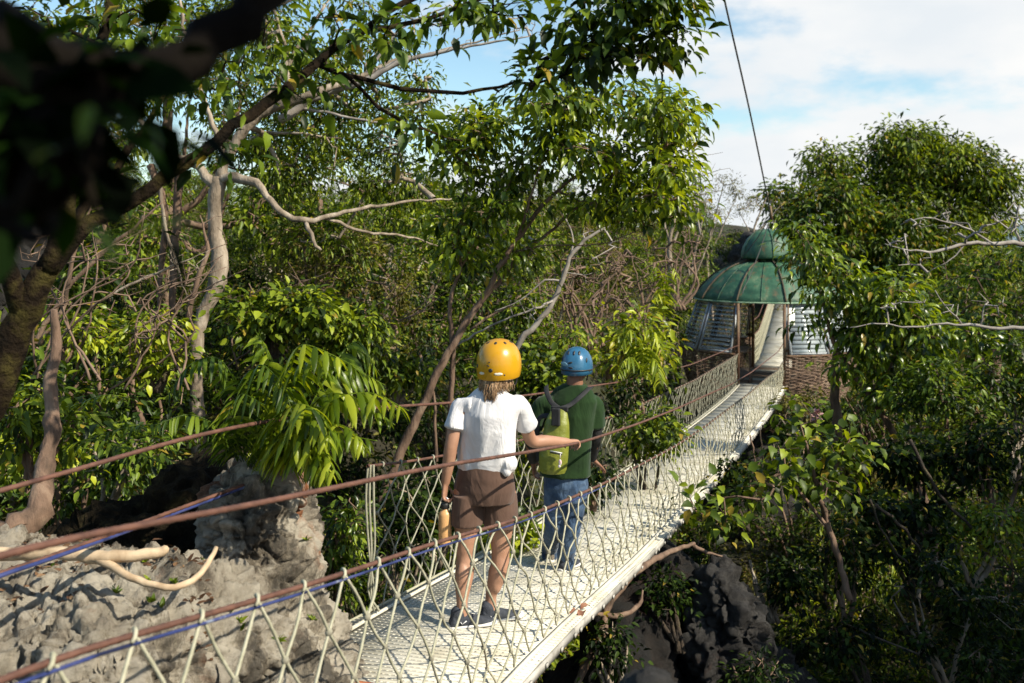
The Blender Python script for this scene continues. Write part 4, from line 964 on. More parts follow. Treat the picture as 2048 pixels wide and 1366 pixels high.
def man():
    foot = deckP(1118, 1146); Dm = foot[1]
    e = thing('person', 'person in dark green t-shirt, jeans and blue helmet walking ahead', 'person', foot)
    q = lambda px, py, dd=0.0: P(px, py, Dm + dd)
    fl, fr = deckP(1100, 1121), deckP(1131, 1141)
    mb = MB()
    hl, hr = q(1113, 985, .03), q(1150, 985, .03); kl, kr = q(1108, 1055, .06), q(1142, 1058, .02); al, ar = fl + FU * .09, fr + FU * .09
    for hp, kn, an in ((hl, kl, al), (hr, kr, ar)):
        lim(mb, [list(hp) + [.085], list(kn) + [.055], list(kn * .5 + an * .5 - FF * .01) + [.052], list(an) + [.036]]); lim(mb, [list(an) + [.036], list(an - FU * .05 + FF * .08) + [.03]])
    loft(mb, [(q(1131, 985, .02), FR * .15, FF * .11), (q(1133, 930, .02), FR * .135, FF * .10), (q(1137, 860, .02), FR * .15, FF * .11), (q(1141, 800, .01), FR * .15, FF * .08), (q(1145, 780, .0), FR * .08, FF * .05)], 24)
    hc = q(1154, 728, .02); neck = q(1150, 765, 0)
    lim(mb, [list(neck - FU * .04) + [.062], list(neck + FU * .03) + [.058], list(hc - FU * .05) + [.058]]); head(mb, hc, .225)
    sL, eL, wL = q(1084, 806, 0), q(1061, 873, .02), q(1066, 922, .12)
    sR, eR, wR = q(1190, 804, 0), q(1192, 868, .03), q(1184, 918, .16)
    lim(mb, [list(sL + FR * .03 - FU * .02) + [.044], list(eL) + [.04], list(wL) + [.028]]); lim(mb, [list(sR - FR * .03 - FU * .02) + [.044], list(eR) + [.04], list(wR) + [.028]])
    hand(mb, wL, q(1070, 952, .14) - wL, FR * .9, FF, curl=(.35, .45, .3))
    hand(mb, wR, q(1216, 946, .22) - wR, np.array([0, 0, -1.]) - FR * .1, -FR - FF * .2, curl=(.1, .18, .15), spread=.14)
    body = obj('body', remesh(mb, .0056, 8, .6), M['skin2'], e); face_parts(hc, .225, body)
    # sleeves under the shirt
    for s_, el, w_ in ((sL, eL, wL), (sR, eR, wR)):
        mb = MB(); lim(mb, [list(s_ * .5 + el * .5) + [.052], list(el) + [.046], list(el * .5 + w_ * .5) + [.041], list(w_ * .96 + el * .04) + [.034]], 16)
        obj('long_sleeve', remesh(mb, .006, 4), M['black'], e)
    mb = MB()
    loft(mb, [(q(1131, 950, .02), FR * .182, FF * .135), (q(1132, 925, .02), FR * .178, FF * .132), (q(1136, 875, .01), FR * .168, FF * .126), (q(1139, 830, 0), FR * .182, FF * .122), (q(1142, 800, 0), FR * .188, FF * .105), (q(1146, 779, 0), FR * .135, FF * .080), (q(1149, 768, 0), FR * .072, FF * .066)], 32)
    for s_, e_, k_ in ((sL, eL, 1), (sR, eR, -1)):
        a = spline(np.array([[*(s_ + FR * .08 * k_ - FU * .012), .054], [*(s_ + FR * .01 * k_ - FU * .010), .060], [*(s_ * .62 + e_ * .38), .064], [*(s_ * .25 + e_ * .75), .070]]), .02); tube(mb, a[:, :3], a[:, 3], 20)
    obj('t_shirt', remesh(mb, .0066, 5, .6, lambda co, no: co + no * np.array([.006 * mnoise.noise(Vector((c[0] * 9 + c[2] * 4, c[1] * 9, c[2] * 4))) + .005 * (1 - 2 * abs(mnoise.noise(Vector((c[0] * 11, c[1] * 11, c[2] * 7 + 9))))) for c in co])[:, None]), M['tee2'], e)
    mb = MB()
    loft(mb, [(q(1131, 1000, .03), FR * .150, FF * .125), (q(1131, 970, .03), FR * .165, FF * .135), (q(1132, 940, .02), FR * .150, FF * .12)], 28)
    for hp, kn, an in ((hl, kl, al), (hr, kr, ar)):
        lim(mb, [list(hp) + [.094], list(hp * .5 + kn * .5) + [.083], list(kn) + [.070], list(kn * .5 + an * .5 - FF * .01) + [.066], list(an - FU * .0) + [.062], list(an - FU * .045) + [.064]], 20)
    obj('jeans', remesh(mb, .0066, 4, .6, lambda co, no: co + no * np.array([.006 * mnoise.noise(Vector((c[0] * 14, c[1] * 14, c[2] * 22))) for c in co])[:, None]), M['denim'], e)
    hb = MB(); ball(hb, hc - FF * .012 - FU * .005, [FR * .083, FF * .100, FU * .080], 16, 10); obj('hair', hb, M['hair2'], e, smooth=True)
    # helmet: lower at the back, raised ridge, long vents
    cH = q(1154, 723, .02); W = .110; hm = MB(); th = np.linspace(0, 2 * math.pi, 49)
    prof = [(-.085, .92), (-.082, 1.0), (-.05, 1.03), (0, 1.0), (.04, .90), (.072, .72), (.092, .50), (.104, .25), (.107, .02)]
    V = []
    for z, k in prof:
        for a in th:
            rd = 1 + .02 * math.cos(6 * a) * (1 if z > -.05 else 0); b_ = max(0, -math.sin(a)); f_ = max(0, math.sin(a))
            V.append(cH + FR * math.cos(a) * W * k * rd + FF * math.sin(a) * W * 1.18 * k * rd + FU * (z + (.03 * f_ - .006 * b_ if z < -.04 else 0)))
    n = 49; i = np.arange(len(prof) - 1)[:, None] * n; j = np.arange(n - 1)[None]; hm.add(np.array(V), None, np.stack([i + j, i + j + 1, i + n + j + 1, i + n + j], -1).reshape(-1, 4))
    he = obj('helmet', hm, M['helm_b'], e, smooth=True)
    def on(az, z, off=1.0):
        k = float(np.interp(z, [p[0] for p in prof], [p[1] for p in prof])); return cH + (FR * math.sin(az) - FF * 1.18 * math.cos(az)) * W * k * off + FU * z
    def patch(az, z, a, b, tw, mat, name, th_=.004):
        c = on(az, z, 1.01); no = unit(FR * math.sin(az) - FF * math.cos(az) + FU * (max(0, z) * 10)); s1 = unit(np.cross(no, FU)); s2 = np.cross(s1, no); s1, s2 = s1 * math.cos(tw) + s2 * math.sin(tw), s2 * math.cos(tw) - s1 * math.sin(tw)
        k_ = MB(); ball(k_, c, [s1 * a, s2 * b, no * th_], 12, 6); obj(name, k_, mat, he, smooth=True)
    for az, z, a, b, tw in ((.50, .070, .009, .020, .3), (.05, .072, .007, .020, 0), (-.5, .068, .008, .018, -.3), (-.15, .005, .020, .007, -.25), (-.1, -.03, .018, .006, .2), (1.0, .02, .007, .018, .3), (-1.1, .02, .007, .018, -.3)):
        patch(az, z, a, b, tw, M['dark'], 'vent_hole')
    patch(-.62, -.008, .040, .016, .12, M['helm_b2'], 'worn_band', .003)
    k_ = MB(); tube(k_, np.array([on(a, -.05 + .0 * a, 1.02) for a in np.linspace(-1.6, 1.6, 15)]), .005, 6); obj('rim_trim', k_, M['dark'], he, smooth=True)
    k_ = MB(); tube(k_, spline(np.array([on(1.2, -.06), hc + FR * .085 - FU * .06, hc + FR * .06 - FU * .12 + FF * .04]), .02), .006, 5); obj('chin_strap', k_, M['dark'], he)
    for f, d in ((fl, FF - FR * .2), (fr, FF + FR * .25)): shoe(e, f, d, M['shoe2'] if f is fl else M['shoe'], M['sole'], 1.06)
    # --- roll-top bag on the back
    bo = q(1106, 946, -.22); bg = thing('dry_bag', 'lime green roll-top dry bag with black straps on the back of the person in green', 'bag', bo)
    rows = [(0, .085, .060, 0), (.03, .098, .072, 0), (.12, .104, .078, 0), (.24, .100, .072, .012), (.34, .088, .058, .02), (.40, .070, .035, .028), (.43, .060, .020, .03), (.45, .045, .012, .032)]
    mb = MB(); lean = FR * .02
    loft(mb, [(bo + FU * z + FR * x + FF * z * .10, FR * a, FF * b) for z, a, b, x in rows], 28)
    obj('bag_body', remesh(mb, .005, 3, .5, lambda co, no: co + no * np.array([.004 * mnoise.noise(Vector((c[0] * 16, c[1] * 16, c[2] * 9))) for c in co])[:, None]), M['lime'], bg)
    top = bo + FU * .44 + FR * .035 + FF * .045
    mb = MB(); box(mb, bo + FU * .395 + FR * .030 - FF * .03, .058, .03, .12, np.array([FR, FF, FU])); box(mb, top, .12, .03, .035, np.array([FR, FF, FU])); obj('roll_top', remesh(mb, .004, 3), M['black'], bg)
    for rows in ([top, q(1140, 810, -.15), q(1162, 792, -.13), q(1180, 775, -.05), q(1184, 776, .04)], [top, q(1104, 806, -.15), q(1094, 786, -.12), q(1092, 772, -.03), q(1094, 774, .05)], [top - FR * .03 - FU * .05, q(1080, 835, -.13), q(1074, 870, -.1), q(1078, 925, -.12)]):
        mb = MB(); s_ = spline(np.array([list(r_) for r_ in rows]), .03)
        tg = unitN(np.gradient(s_, axis=0)); wv = unitN(np.cross(tg, unit(-FF + FU * .5))); nv = np.cross(wv, tg)
        loft(mb, [(s_[i_], wv[i_] * .018, nv[i_] * .003) for i_ in range(len(s_))], 8)
        obj('strap', mb, M['black'], bg)
    mb = MB(); o_ = bo + FU * .155 + FR * .042 - FF * .076
    bar(mb, o_ - FR * .04 + FU * .004, o_ + FR * .045 - FU * .006, .008, .010, up=FF); pk = obj('pocket_zip', mb, M['black'], bg)
    mb = MB(); bar(mb, o_ - FR * .04 + FU * .014, o_ + FR * .045 + FU * .004, .006, .005, up=FF); obj('zip_edge', mb, M['white_print'], pk)
    mb = MB(); o2 = o_ + FR * .032 - FU * .03 - FF * .004; tube(mb, np.array([o_ + FR * .036 - FF * .008, o2]), .003, 5); ball(mb, o2 - FU * .03, [FR * .012, FF * .006, FU * .022], 10, 6); ball(mb, o2 - FU * .055 - FR * .006, [FR * .010, FF * .006, FU * .012], 8, 5)
    obj('zip_charm', mb, simple('pink_charm', [(.4, (.72, .38, .46)), (.55, (.8, .76, .74))], 50, .5, .1), bg, smooth=True)
man()

# ------------------------------------------------------------------ plants seen large, one by one
M['leaf_g2'] = leafmat('leaf_glossy_young', (0.016, 0.036, 0.004), (0.10, 0.155, 0.009), (0.32, 0.38, 0.020), rough=0.33, gloss=0.45, trans=0.38)
BP, BB, BD = M['bark_pale'], M['bark_brown'], M['bark_dark']
LA, LB, LC, LD, LG, LX = (M['leaf_' + k] for k in 'abcdgx')

# the near, dark, out of focus tree at the top left
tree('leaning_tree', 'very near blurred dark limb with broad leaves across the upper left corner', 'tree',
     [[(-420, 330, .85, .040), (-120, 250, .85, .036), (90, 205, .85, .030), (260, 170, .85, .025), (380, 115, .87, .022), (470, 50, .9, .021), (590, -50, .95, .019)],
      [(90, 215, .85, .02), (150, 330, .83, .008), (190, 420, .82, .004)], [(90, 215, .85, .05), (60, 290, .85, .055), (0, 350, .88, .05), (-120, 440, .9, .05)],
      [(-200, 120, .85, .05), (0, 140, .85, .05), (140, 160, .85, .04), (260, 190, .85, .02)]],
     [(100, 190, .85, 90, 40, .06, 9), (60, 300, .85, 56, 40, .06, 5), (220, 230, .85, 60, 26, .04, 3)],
     M['bark_shade'], M['leaf_k'], 101, K=9, size=.055, width=.55, lod=1, spread=.035, r0=.0016, rmax=.01, step=.08)
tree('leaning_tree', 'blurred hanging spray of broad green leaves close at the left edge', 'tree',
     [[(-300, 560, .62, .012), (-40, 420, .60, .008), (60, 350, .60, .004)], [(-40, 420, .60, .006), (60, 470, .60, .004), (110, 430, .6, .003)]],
     [(70, 350, .60, 50, 30, .02, 2), (105, 430, .60, 10, 20, .01, 2), (180, 190, .60, 10, 30, .01, 1), (250, 240, .6, 40, 16, .01, 1)], M['bark_shade'], LB, 102, K=1, size=.036, width=.42, lod=1, spread=.02, r0=.001, rmax=.004, step=.05)
# the dark branching tree a few metres away whose boughs cross the whole top
tree('overhanging_tree', 'dark slanting mossy tree whose long boughs and dark leaves cross the top of the view', 'tree',
     [[(-170, 1100, 3.5, .10), (-90, 900, 3.5, .08), (-10, 770, 3.5, .066), (36, 660, 3.5, .056), (88, 548, 3.5, .045), (150, 468, 3.55, .032), (210, 432, 3.6, .027), (300, 378, 3.65, .025), (400, 302, 3.7, .024), (500, 232, 3.8, .022), (640, 122, 4.0, .019), (720, 62, 4.1, .016), (880, -30, 4.3, .012)],
      [(95, 540, 3.5, .04), (128, 430, 3.5, .03), (150, 300, 3.5, .026), (190, 130, 3.6, .022), (230, -40, 3.7, .018)],
      [(95, 540, 3.5, .03), (180, 400, 3.7, .018), (260, 300, 3.9, .014), (330, 190, 4.0, .010), (400, 90, 4.1, .007)],
      [(640, 130, 4.0, .012), (720, 158, 4.1, .010), (850, 180, 4.2, .009), (1000, 178, 4.3, .007), (1130, 150, 4.4, .005)],
      [(690, 150, 4.05, .008), (790, 235, 4.15, .008), (850, 262, 4.2, .006), (925, 282, 4.3, .004)],
      [(720, 62, 4.1, .012), (850, 40, 4.2, .010), (980, -10, 4.3, .008), (1150, -50, 4.4, .007), (1320, -40, 4.5, .005)],
      [(50, 640, 3.5, .04), (0, 500, 3.4, .035), (-60, 380, 3.4, .03)]],
     [(1280, 15, 4.4, 110, 45, .35, 34), (1340, 62, 4.4, 60, 42, .2, 16), (1180, 40, 4.4, 110, 42, .3, 26), (1060, 140, 4.3, 44, 44, .15, 10), (1180, 115, 4.4, 80, 40, .2, 20), (1290, 105, 4.4, 30, 26, .12, 6), (1040, 20, 4.3, 70, 26, .2, 8),
      (900, 30, 4.2, 120, 28, .25, 9), (760, 60, 4.1, 70, 30, .2, 7), (600, 40, 3.9, 130, 50, .3, 9), (420, 130, 3.8, 100, 60, .3, 9), (620, 180, 4.0, 60, 40, .2, 4), (300, 60, 3.7, 120, 60, .3, 9), (820, 240, 4.2, 60, 22, .1, 5), (470, 300, 3.8, 40, 30, .2, 3), (60, 60, 3.6, 100, 70, .3, 12), (160, 300, 3.8, 80, 70, .3, 7)],
     M['bark_moss_shade'], LA, 103, K=11, size=.078, width=.46, lod=1, spread=.06, r0=.0022, rmax=.014, step=.12, curve=-.2, hollow=.2)
# pale trunk
tree('pale_trunk_tree', 'tree with a thick pale crooked trunk and bright bark forking in the middle left', 'tree',
     [[(396, 1000, 11, 0.0880), (397, 912, 11, 0.0840), (394, 820, 11, 0.0800), (392, 700, 11, 0.0760), (402, 640, 11, 0.0760), (424, 590, 11, 0.0880), (434, 560, 11, 0.1080), (440, 520, 11, 0.0960), (431, 470, 11, 0.0800), (431, 420, 11, 0.0800), (434, 385, 11, 0.0920), (440, 355, 11, 0.0800)],
      [(436, 372, 11, 0.0800), (410, 352, 11, 0.0560), (396, 332, 11, 0.0440), (330, 300, 11.2, 0.0360), (270, 230, 11.3, 0.0280), (200, 160, 11.5, 0.0200)],
      [(440, 358, 11, 0.0720), (470, 356, 10.9, 0.0560), (515, 368, 10.8, 0.0440), (540, 402, 10.7, 0.0384), (575, 432, 10.7, 0.0360), (615, 443, 10.7, 0.0336), (660, 432, 10.8, 0.0256), (740, 414, 11, 0.0192), (830, 402, 11.3, 0.0144), (905, 398, 11.6, 0.0088)],
      [(612, 444, 10.7, 0.0256), (622, 468, 10.6, 0.0240), (632, 492, 10.6, 0.0192), (642, 500, 10.6, 0.0144)],
      [(650, 436, 10.8, 0.0192), (720, 462, 11, 0.0176), (790, 470, 11.2, 0.0144), (850, 482, 11.5, 0.0096), (890, 500, 11.7, 0.0064)],
      [(440, 355, 11, 0.0680), (452, 320, 11, 0.0560), (475, 280, 11, 0.0600), (505, 240, 11, 0.0640), (540, 215, 11, 0.0680), (590, 200, 11, 0.0600), (650, 178, 11, 0.0440), (730, 150, 11.2, 0.0336), (790, 122, 11.3, 0.0256), (860, 108, 11.4, 0.0176), (950, 84, 11.5, 0.0112), (1040, 60, 11.5, 0.0064)],
      [(500, 242, 11, 0.0400), (560, 160, 11, 0.0320), (600, 90, 11, 0.0240), (650, 10, 11, 0.0160)],
      [(585, 200, 11, 0.0280), (575, 140, 11, 0.0240), (570, 90, 11, 0.0200), (540, 0, 11, 0.0160)],
      [(452, 320, 11, 0.0320), (420, 230, 11, 0.0280), (380, 120, 11, 0.0240), (360, 0, 11, 0.0160)]],
     [(600, 130, 12.0, 140, 90, 1.2, 102), (740, 150, 12.2, 110, 70, 1.0, 68), (760, 230, 12.2, 90, 60, .8, 57), (620, 260, 12.0, 130, 70, .9, 93), (560, 340, 12.2, 90, 50, .8, 44), (720, 330, 12.2, 110, 50, .8, 71), (800, 380, 12.4, 60, 40, .6, 34),
      (430, 110, 12.3, 130, 100, 1.1, 78), (300, 90, 12.5, 150, 100, 1.2, 78), (250, 220, 12.4, 120, 90, 1.0, 57), (480, 240, 12.4, 80, 60, .7, 34), (680, 480, 12.8, 90, 40, .6, 27), (660, 30, 12.3, 160, 50, 1., 57)],
     BP, LB, 104, K=19, size=.092, width=.34, lod=0, spread=.13, droop=.75, rmax=.03, r0=.0038, wob=.22)
tree('bare_tree', 'pale dead boughs with many fine leafless twigs against the sky above the central crown', 'tree',
     [[(560, 240, 11.2, .05), (640, 190, 11.2, .045), (720, 165, 11.2, .04), (800, 125, 11.2, .032), (880, 105, 11.2, .022), (960, 88, 11.2, .014), (1060, 72, 11.2, .008)], [(720, 165, 11.2, .02), (800, 60, 11.2, .014), (900, 10, 11.2, .008)],
      [(600, 215, 11.2, .02), (700, 235, 11.2, .014), (830, 260, 11.2, .007)]],
     [(960, 60, 11.2, 120, 50, .6, 60), (850, 90, 11.2, 80, 50, .5, 30), (1120, 60, 11.2, 90, 40, .4, 30), (760, 270, 11.2, 90, 40, .4, 30), (700, 40, 11.2, 90, 40, .5, 30)], M['twig_grey'], None, 117, r0=.003, rmax=.014, wob=.3)
# central tree
tree('broadleaf_tree', 'slender many stemmed tree with big glossy drooping leaves rising behind the walkers', 'tree',
     [[(760, 1010, 9.6, 0.0510), (790, 930, 9.6, 0.0476), (828, 850, 9.6, 0.0442), (868, 760, 9.6, 0.0408), (905, 690, 9.6, 0.0381), (935, 640, 9.6, 0.0340), (962, 605, 9.6, 0.0306), (1000, 535, 9.5, 0.0272), (1035, 480, 9.5, 0.0245), (1075, 425, 9.5, 0.0204), (1130, 370, 9.5, 0.0163), (1200, 320, 9.5, 0.0109), (1260, 290, 9.5, 0.0068)],
      [(892, 990, 9.7, 0.0306), (897, 880, 9.7, 0.0286), (903, 780, 9.7, 0.0272), (906, 700, 9.65, 0.0272), (900, 630, 9.6, 0.0218), (905, 575, 9.6, 0.0190), (922, 530, 9.6, 0.0150), (918, 460, 9.6, 0.0122), (930, 400, 9.6, 0.0095), (940, 330, 9.6, 0.0068), (950, 270, 9.6, 0.0048)],
      [(962, 605, 9.6, 0.0245), (1005, 555, 9.7, 0.0231), (1050, 500, 9.7, 0.0204), (1100, 465, 9.8, 0.0163), (1150, 420, 9.8, 0.0136), (1230, 390, 9.8, 0.0095), (1320, 350, 9.8, 0.0061)],
      [(1035, 480, 9.5, 0.0150), (1060, 400, 9.4, 0.0122), (1080, 330, 9.3, 0.0095), (1120, 250, 9.3, 0.0068), (1160, 200, 9.3, 0.0048)],
      [(925, 530, 9.6, 0.0109), (975, 440, 9.5, 0.0088), (1020, 370, 9.5, 0.0068), (1050, 290, 9.5, 0.0048)],
      [(1020, 505, 9.6, 0.0082), (1100, 490, 9.6, 0.0068), (1200, 488, 9.5, 0.0054), (1290, 455, 9.5, 0.0041), (1360, 425, 9.5, 0.0027)],
      [(870, 1000, 9.9, 0.0190), (872, 900, 9.9, 0.0177), (868, 800, 9.9, 0.0150), (866, 760, 9.8, 0.0136)],
      [(940, 660, 9.6, 0.0136), (1000, 620, 9.6, 0.0082), (1045, 610, 9.6, 0.0048)]],
     [(950, 250, 9.6, 50, 40, .4, 16), (985, 290, 9.5, 100, 60, .6, 44), (1100, 225, 9.4, 110, 56, .7, 54), (1215, 200, 9.4, 105, 50, .7, 54), (1310, 240, 9.4, 90, 54, .7, 52), (1350, 235, 9.4, 40, 26, .3, 12), (1130, 310, 9.5, 130, 54, .8, 58),
      (1280, 330, 9.5, 115, 54, .8, 54), (1340, 300, 9.5, 40, 40, .3, 12), (1310, 405, 9.5, 90, 40, .5, 34), (1365, 410, 9.5, 30, 26, .3, 9), (1180, 410, 9.6, 90, 40, .4, 34), (950, 430, 9.6, 56, 44, .4, 24), (925, 500, 9.6, 40, 40, .3, 20), (880, 440, 9.6, 30, 30, .3, 10), (1040, 500, 9.6, 50, 26, .3, 14), (900, 300, 9.6, 50, 40, .4, 22), (1030, 410, 9.5, 60, 34, .4, 14), (870, 330, 9.6, 24, 12, .1, 4), (960, 360, 9.6, 50, 34, .4, 10)],
     BB, M['leaf_g2'], 105, K=14, size=.108, width=.42, lod=1, spread=.115, droop=.7, rmax=.02, r0=.0032, curve=-.22, hollow=.1, step=.2)
tree('bare_tree', 'pale bare crooked limb leaning up to the right behind the yellow helmet', 'tree',
     [[(985, 820, 11.5, 0.0396), (1010, 740, 11.3, 0.0363), (1040, 685, 11.2, 0.0343), (1075, 645, 11.2, 0.0330), (1108, 600, 11.2, 0.0304), (1125, 560, 11.2, 0.0277), (1140, 515, 11.2, 0.0238), (1170, 482, 11.2, 0.0198), (1220, 450, 11.2, 0.0132), (1270, 440, 11.2, 0.0079)],
      [(1108, 600, 11.2, 0.0145), (1070, 618, 11, 0.0119), (1010, 640, 11, 0.0106), (950, 668, 11, 0.0119), (900, 700, 11, 0.0132)], [(1125, 562, 11.2, 0.0132), (1090, 560, 11.2, 0.0106), (1040, 600, 11.2, 0.0079), (990, 622, 11.2, 0.0053)],
      [(1140, 515, 11.2, 0.0132), (1145, 470, 11.2, 0.0092), (1120, 420, 11.2, 0.0066)]],
     [(1180, 500, 11.2, 70, 50, .5, 30), (1050, 610, 11.2, 60, 40, .4, 20)], M['twig_grey'], None, 106, rmax=.012, r0=.003)
# right: the two big crowns
tree('spreading_tree', 'tall spreading tree with the highest rounded crown against the clouds', 'tree',
     [[(1850, 760, 43, 0.443), (1846, 650, 43, 0.405), (1842, 560, 43, 0.341), (1850, 500, 43, 0.291), (1880, 430, 43, 0.228), (1910, 360, 43, 0.139)], [(1846, 540, 43, 0.240), (1800, 470, 43, 0.190), (1790, 380, 43, 0.139), (1795, 310, 43, 0.089)],
      [(1850, 500, 43, 0.177), (1930, 440, 43, 0.139), (1980, 390, 43, 0.089)], [(1800, 470, 43, 0.139), (1730, 400, 42.7471, 0.076), (1660, 340, 42.4941, 0.051)]],
     [(1860, 400, 43, 130, 50, 2.2, 130), (1830, 470, 43, 110, 40, 2.2, 90), (1950, 420, 43, 80, 50, 2.0, 80), (1880, 330, 43, 90, 40, 2.0, 80), (1800, 300, 43, 70, 46, 2.02, 105), (1870, 300, 43, 70, 42, 2.02, 90), (1935, 345, 43, 70, 45, 2.02, 96), (1985, 390, 43, 44, 50, 1.52, 60), (1730, 335, 43, 60, 44, 1.77, 69), (1660, 330, 42.7471, 66, 34, 1.64, 69), (1850, 380, 43, 110, 50, 2.02, 90), (1780, 262, 43, 20, 12, 0.63, 12), (1960, 450, 43, 60, 40, 1.52, 36), (1750, 410, 43, 70, 40, 1.52, 39)],
     BB, LB, 107, K=22, size=.29, width=.36, spread=.36, droop=.8, rmax=.1, r0=.008, step=.45, hollow=.5)
tree('spreading_tree', 'dense darker rounded tree just right of the cabin dome with yellowish outer leaves', 'tree',
     [[(1700, 860, 41, 0.397), (1700, 720, 41, 0.357), (1695, 620, 41, 0.304), (1680, 540, 41, 0.212), (1660, 470, 41, 0.119)], [(1697, 640, 41, 0.212), (1750, 560, 41, 0.159), (1790, 480, 41, 0.093)], [(1695, 620, 41, 0.185), (1620, 540, 41, 0.119), (1590, 470, 41, 0.066)]],
     [(1780, 470, 41, 90, 50, 2.0, 70), (1840, 560, 41, 100, 50, 2.0, 80), (1660, 500, 41, 70, 50, 1.8, 60), (1590, 400, 41, 46, 42, 1.45, 69), (1660, 410, 41, 80, 44, 1.72, 99), (1740, 450, 41, 80, 40, 1.72, 84), (1790, 500, 41, 54, 46, 1.59, 60), (1610, 480, 41, 60, 46, 1.59, 66), (1700, 520, 41, 110, 56, 1.72, 105), (1760, 590, 41, 90, 50, 1.59, 69), (1640, 580, 41.6613, 60, 40, 1.32, 36)],
     BB, LA, 108, K=24, size=.30, width=.34, spread=.33, droop=.8, rmax=.06, r0=.007, step=.4, hollow=.5)
tree('glossy_shrub_tree', 'small tree with shining drooping leaves reaching in front of the cabin and its dome', 'tree',
     [[(1880, 1180, 13, .06), (1850, 1000, 13.3, .055), (1800, 890, 13.6, .05), (1740, 790, 13.8, .045), (1690, 725, 14, .04), (1662, 670, 14, .03), (1648, 610, 14, .022), (1620, 540, 14, .015), (1600, 470, 14, .008)],
      [(1690, 725, 14, .028), (1720, 640, 14, .022), (1700, 580, 14, .014)], [(1740, 790, 13.8, .03), (1800, 700, 13.7, .02), (1830, 640, 13.7, .012)], [(1680, 980, 14.2, .075), (1675, 860, 14.2, .07), (1668, 760, 14.2, .06), (1672, 700, 14.1, .04)]],
     [(1606, 458, 14, 28, 36, .3, 14), (1645, 515, 14, 40, 34, .4, 18), (1590, 515, 14, 24, 24, .25, 7), (1650, 570, 14, 34, 30, .4, 14), (1700, 575, 14, 56, 40, .5, 30), (1735, 620, 14, 66, 44, .6, 40), (1690, 650, 14, 36, 40, .5, 16), (1612, 655, 14, 16, 24, .2, 4),
      (1760, 680, 13.8, 80, 46, .6, 46), (1830, 660, 13.8, 70, 40, .6, 34), (1760, 750, 13.8, 70, 44, .6, 32), (1840, 740, 13.7, 80, 44, .6, 36), (1900, 700, 13.7, 80, 50, .6, 34), (1800, 590, 13.9, 60, 40, .6, 26), (1720, 700, 13.9, 60, 40, .5, 26)],
     BB, LG, 109, K=11, size=.165, width=.36, lod=1, spread=.13, droop=.85, rmax=.02, r0=.0035, curve=-.25, hollow=.3, step=.22)
tree('bare_tree', 'grey leafless branch with curled twigs reaching in from the right over the big crowns', 'tree',
     [[(2300, 520, 12.5, 0.0476), (2120, 496, 12.4, 0.0374), (2040, 488, 12.3, 0.0306), (1990, 487, 12.2, 0.0258), (1930, 488, 12.1, 0.0218), (1880, 502, 12, 0.0177), (1820, 500, 11.9, 0.0109), (1770, 488, 11.9, 0.0054)],
      [(1985, 487, 12.2, 0.0136), (1940, 460, 12.2, 0.0109), (1880, 440, 12.1, 0.0082), (1840, 436, 12, 0.0054), (1800, 450, 12, 0.0034)], [(2040, 488, 12.3, 0.0163), (2030, 450, 12.3, 0.0122), (2040, 410, 12.3, 0.0082)], [(1930, 488, 12.1, 0.0109), (1900, 520, 12.1, 0.0068), (1855, 545, 12, 0.0041)]],
     [(1950, 440, 12.1, 90, 36, .5, 40), (1860, 470, 12, 80, 40, .5, 34), (2030, 440, 12.2, 50, 36, .4, 20), (1820, 520, 12, 60, 20, .3, 12)], M['twig_grey'], None, 110, rmax=.014, r0=.0045, wob=.5)
tree('bare_tree', 'lower grey leafless branch with few twigs crossing the green shrubs at the right', 'tree',
     [[(2250, 650, 11, 0.0340), (2110, 655, 11, 0.0272), (2000, 656, 11, 0.0204), (1940, 650, 11, 0.0163), (1880, 648, 11, 0.0122), (1820, 655, 11, 0.0095), (1760, 648, 11, 0.0068), (1700, 655, 11, 0.0041)],
      [(1925, 650, 11, 0.0095), (1890, 610, 11, 0.0068), (1870, 580, 11, 0.0041)], [(1960, 652, 11, 0.0095), (1970, 610, 11, 0.0054)]],
     [(1840, 620, 11, 90, 30, .4, 22), (1960, 610, 11, 60, 30, .3, 12)], M['twig_grey'], None, 111, rmax=.009, r0=.0035, wob=.5)
# shrubs on the right bank
tree('large_leaf_bush', 'sunlit bush with broad yellow green leaves and a faded pink flower beside the bridge', 'bush',
     [[(1700, 1200, 8.6, .03), (1660, 1060, 8.7, .026), (1630, 960, 8.8, .02), (1610, 880, 8.8, .012)], [(1660, 1060, 8.7, .018), (1590, 970, 8.7, .012), (1560, 900, 8.7, .007)], [(1640, 990, 8.7, .015), (1690, 900, 8.8, .010), (1700, 850, 8.8, .006)]],
     [(1600, 820, 9, 36, 36, .3, 8), (1650, 880, 8.9, 50, 44, .4, 14), (1690, 900, 8.9, 44, 40, .4, 10), (1620, 950, 8.8, 60, 40, .4, 15), (1570, 900, 8.8, 34, 36, .3, 5), (1670, 970, 8.8, 50, 40, .4, 10), (1420, 1010, 8.4, 50, 26, .3, 9), (1500, 980, 8.6, 50, 30, .3, 10), (1440, 1050, 8.4, 36, 20, .2, 6)],
     BB, LB, 112, K=8, size=.11, width=.6, lod=1, spread=.09, droop=.5, rmax=.014, r0=.003, curve=-.2)
fb = thing('flower_head', 'faded pink flower cluster at the top of the broad leaved bush', 'flower', P(1632, 832, 8.9))
rng = np.random.default_rng(8); q = P(1632, 832, 8.9); dd = unitN(rng.normal(0, 1, (46, 3)) + [0, -.4, .3])
mb = MB(); leaves(mb, q + dd * .03, dd, .045, .7, 1, rng); obj('petals', mb, simple('faded_pink', [(.3, (.28, .12, .12)), (.6, (.50, .30, .30))], 30, .8, .2), fb)
mb = MB(); tube(mb, spline([q, q - FU * .1 + FR * .01, P(1625, 900, 8.85)], .05), .004, 5); obj('stem', mb, BB, fb)

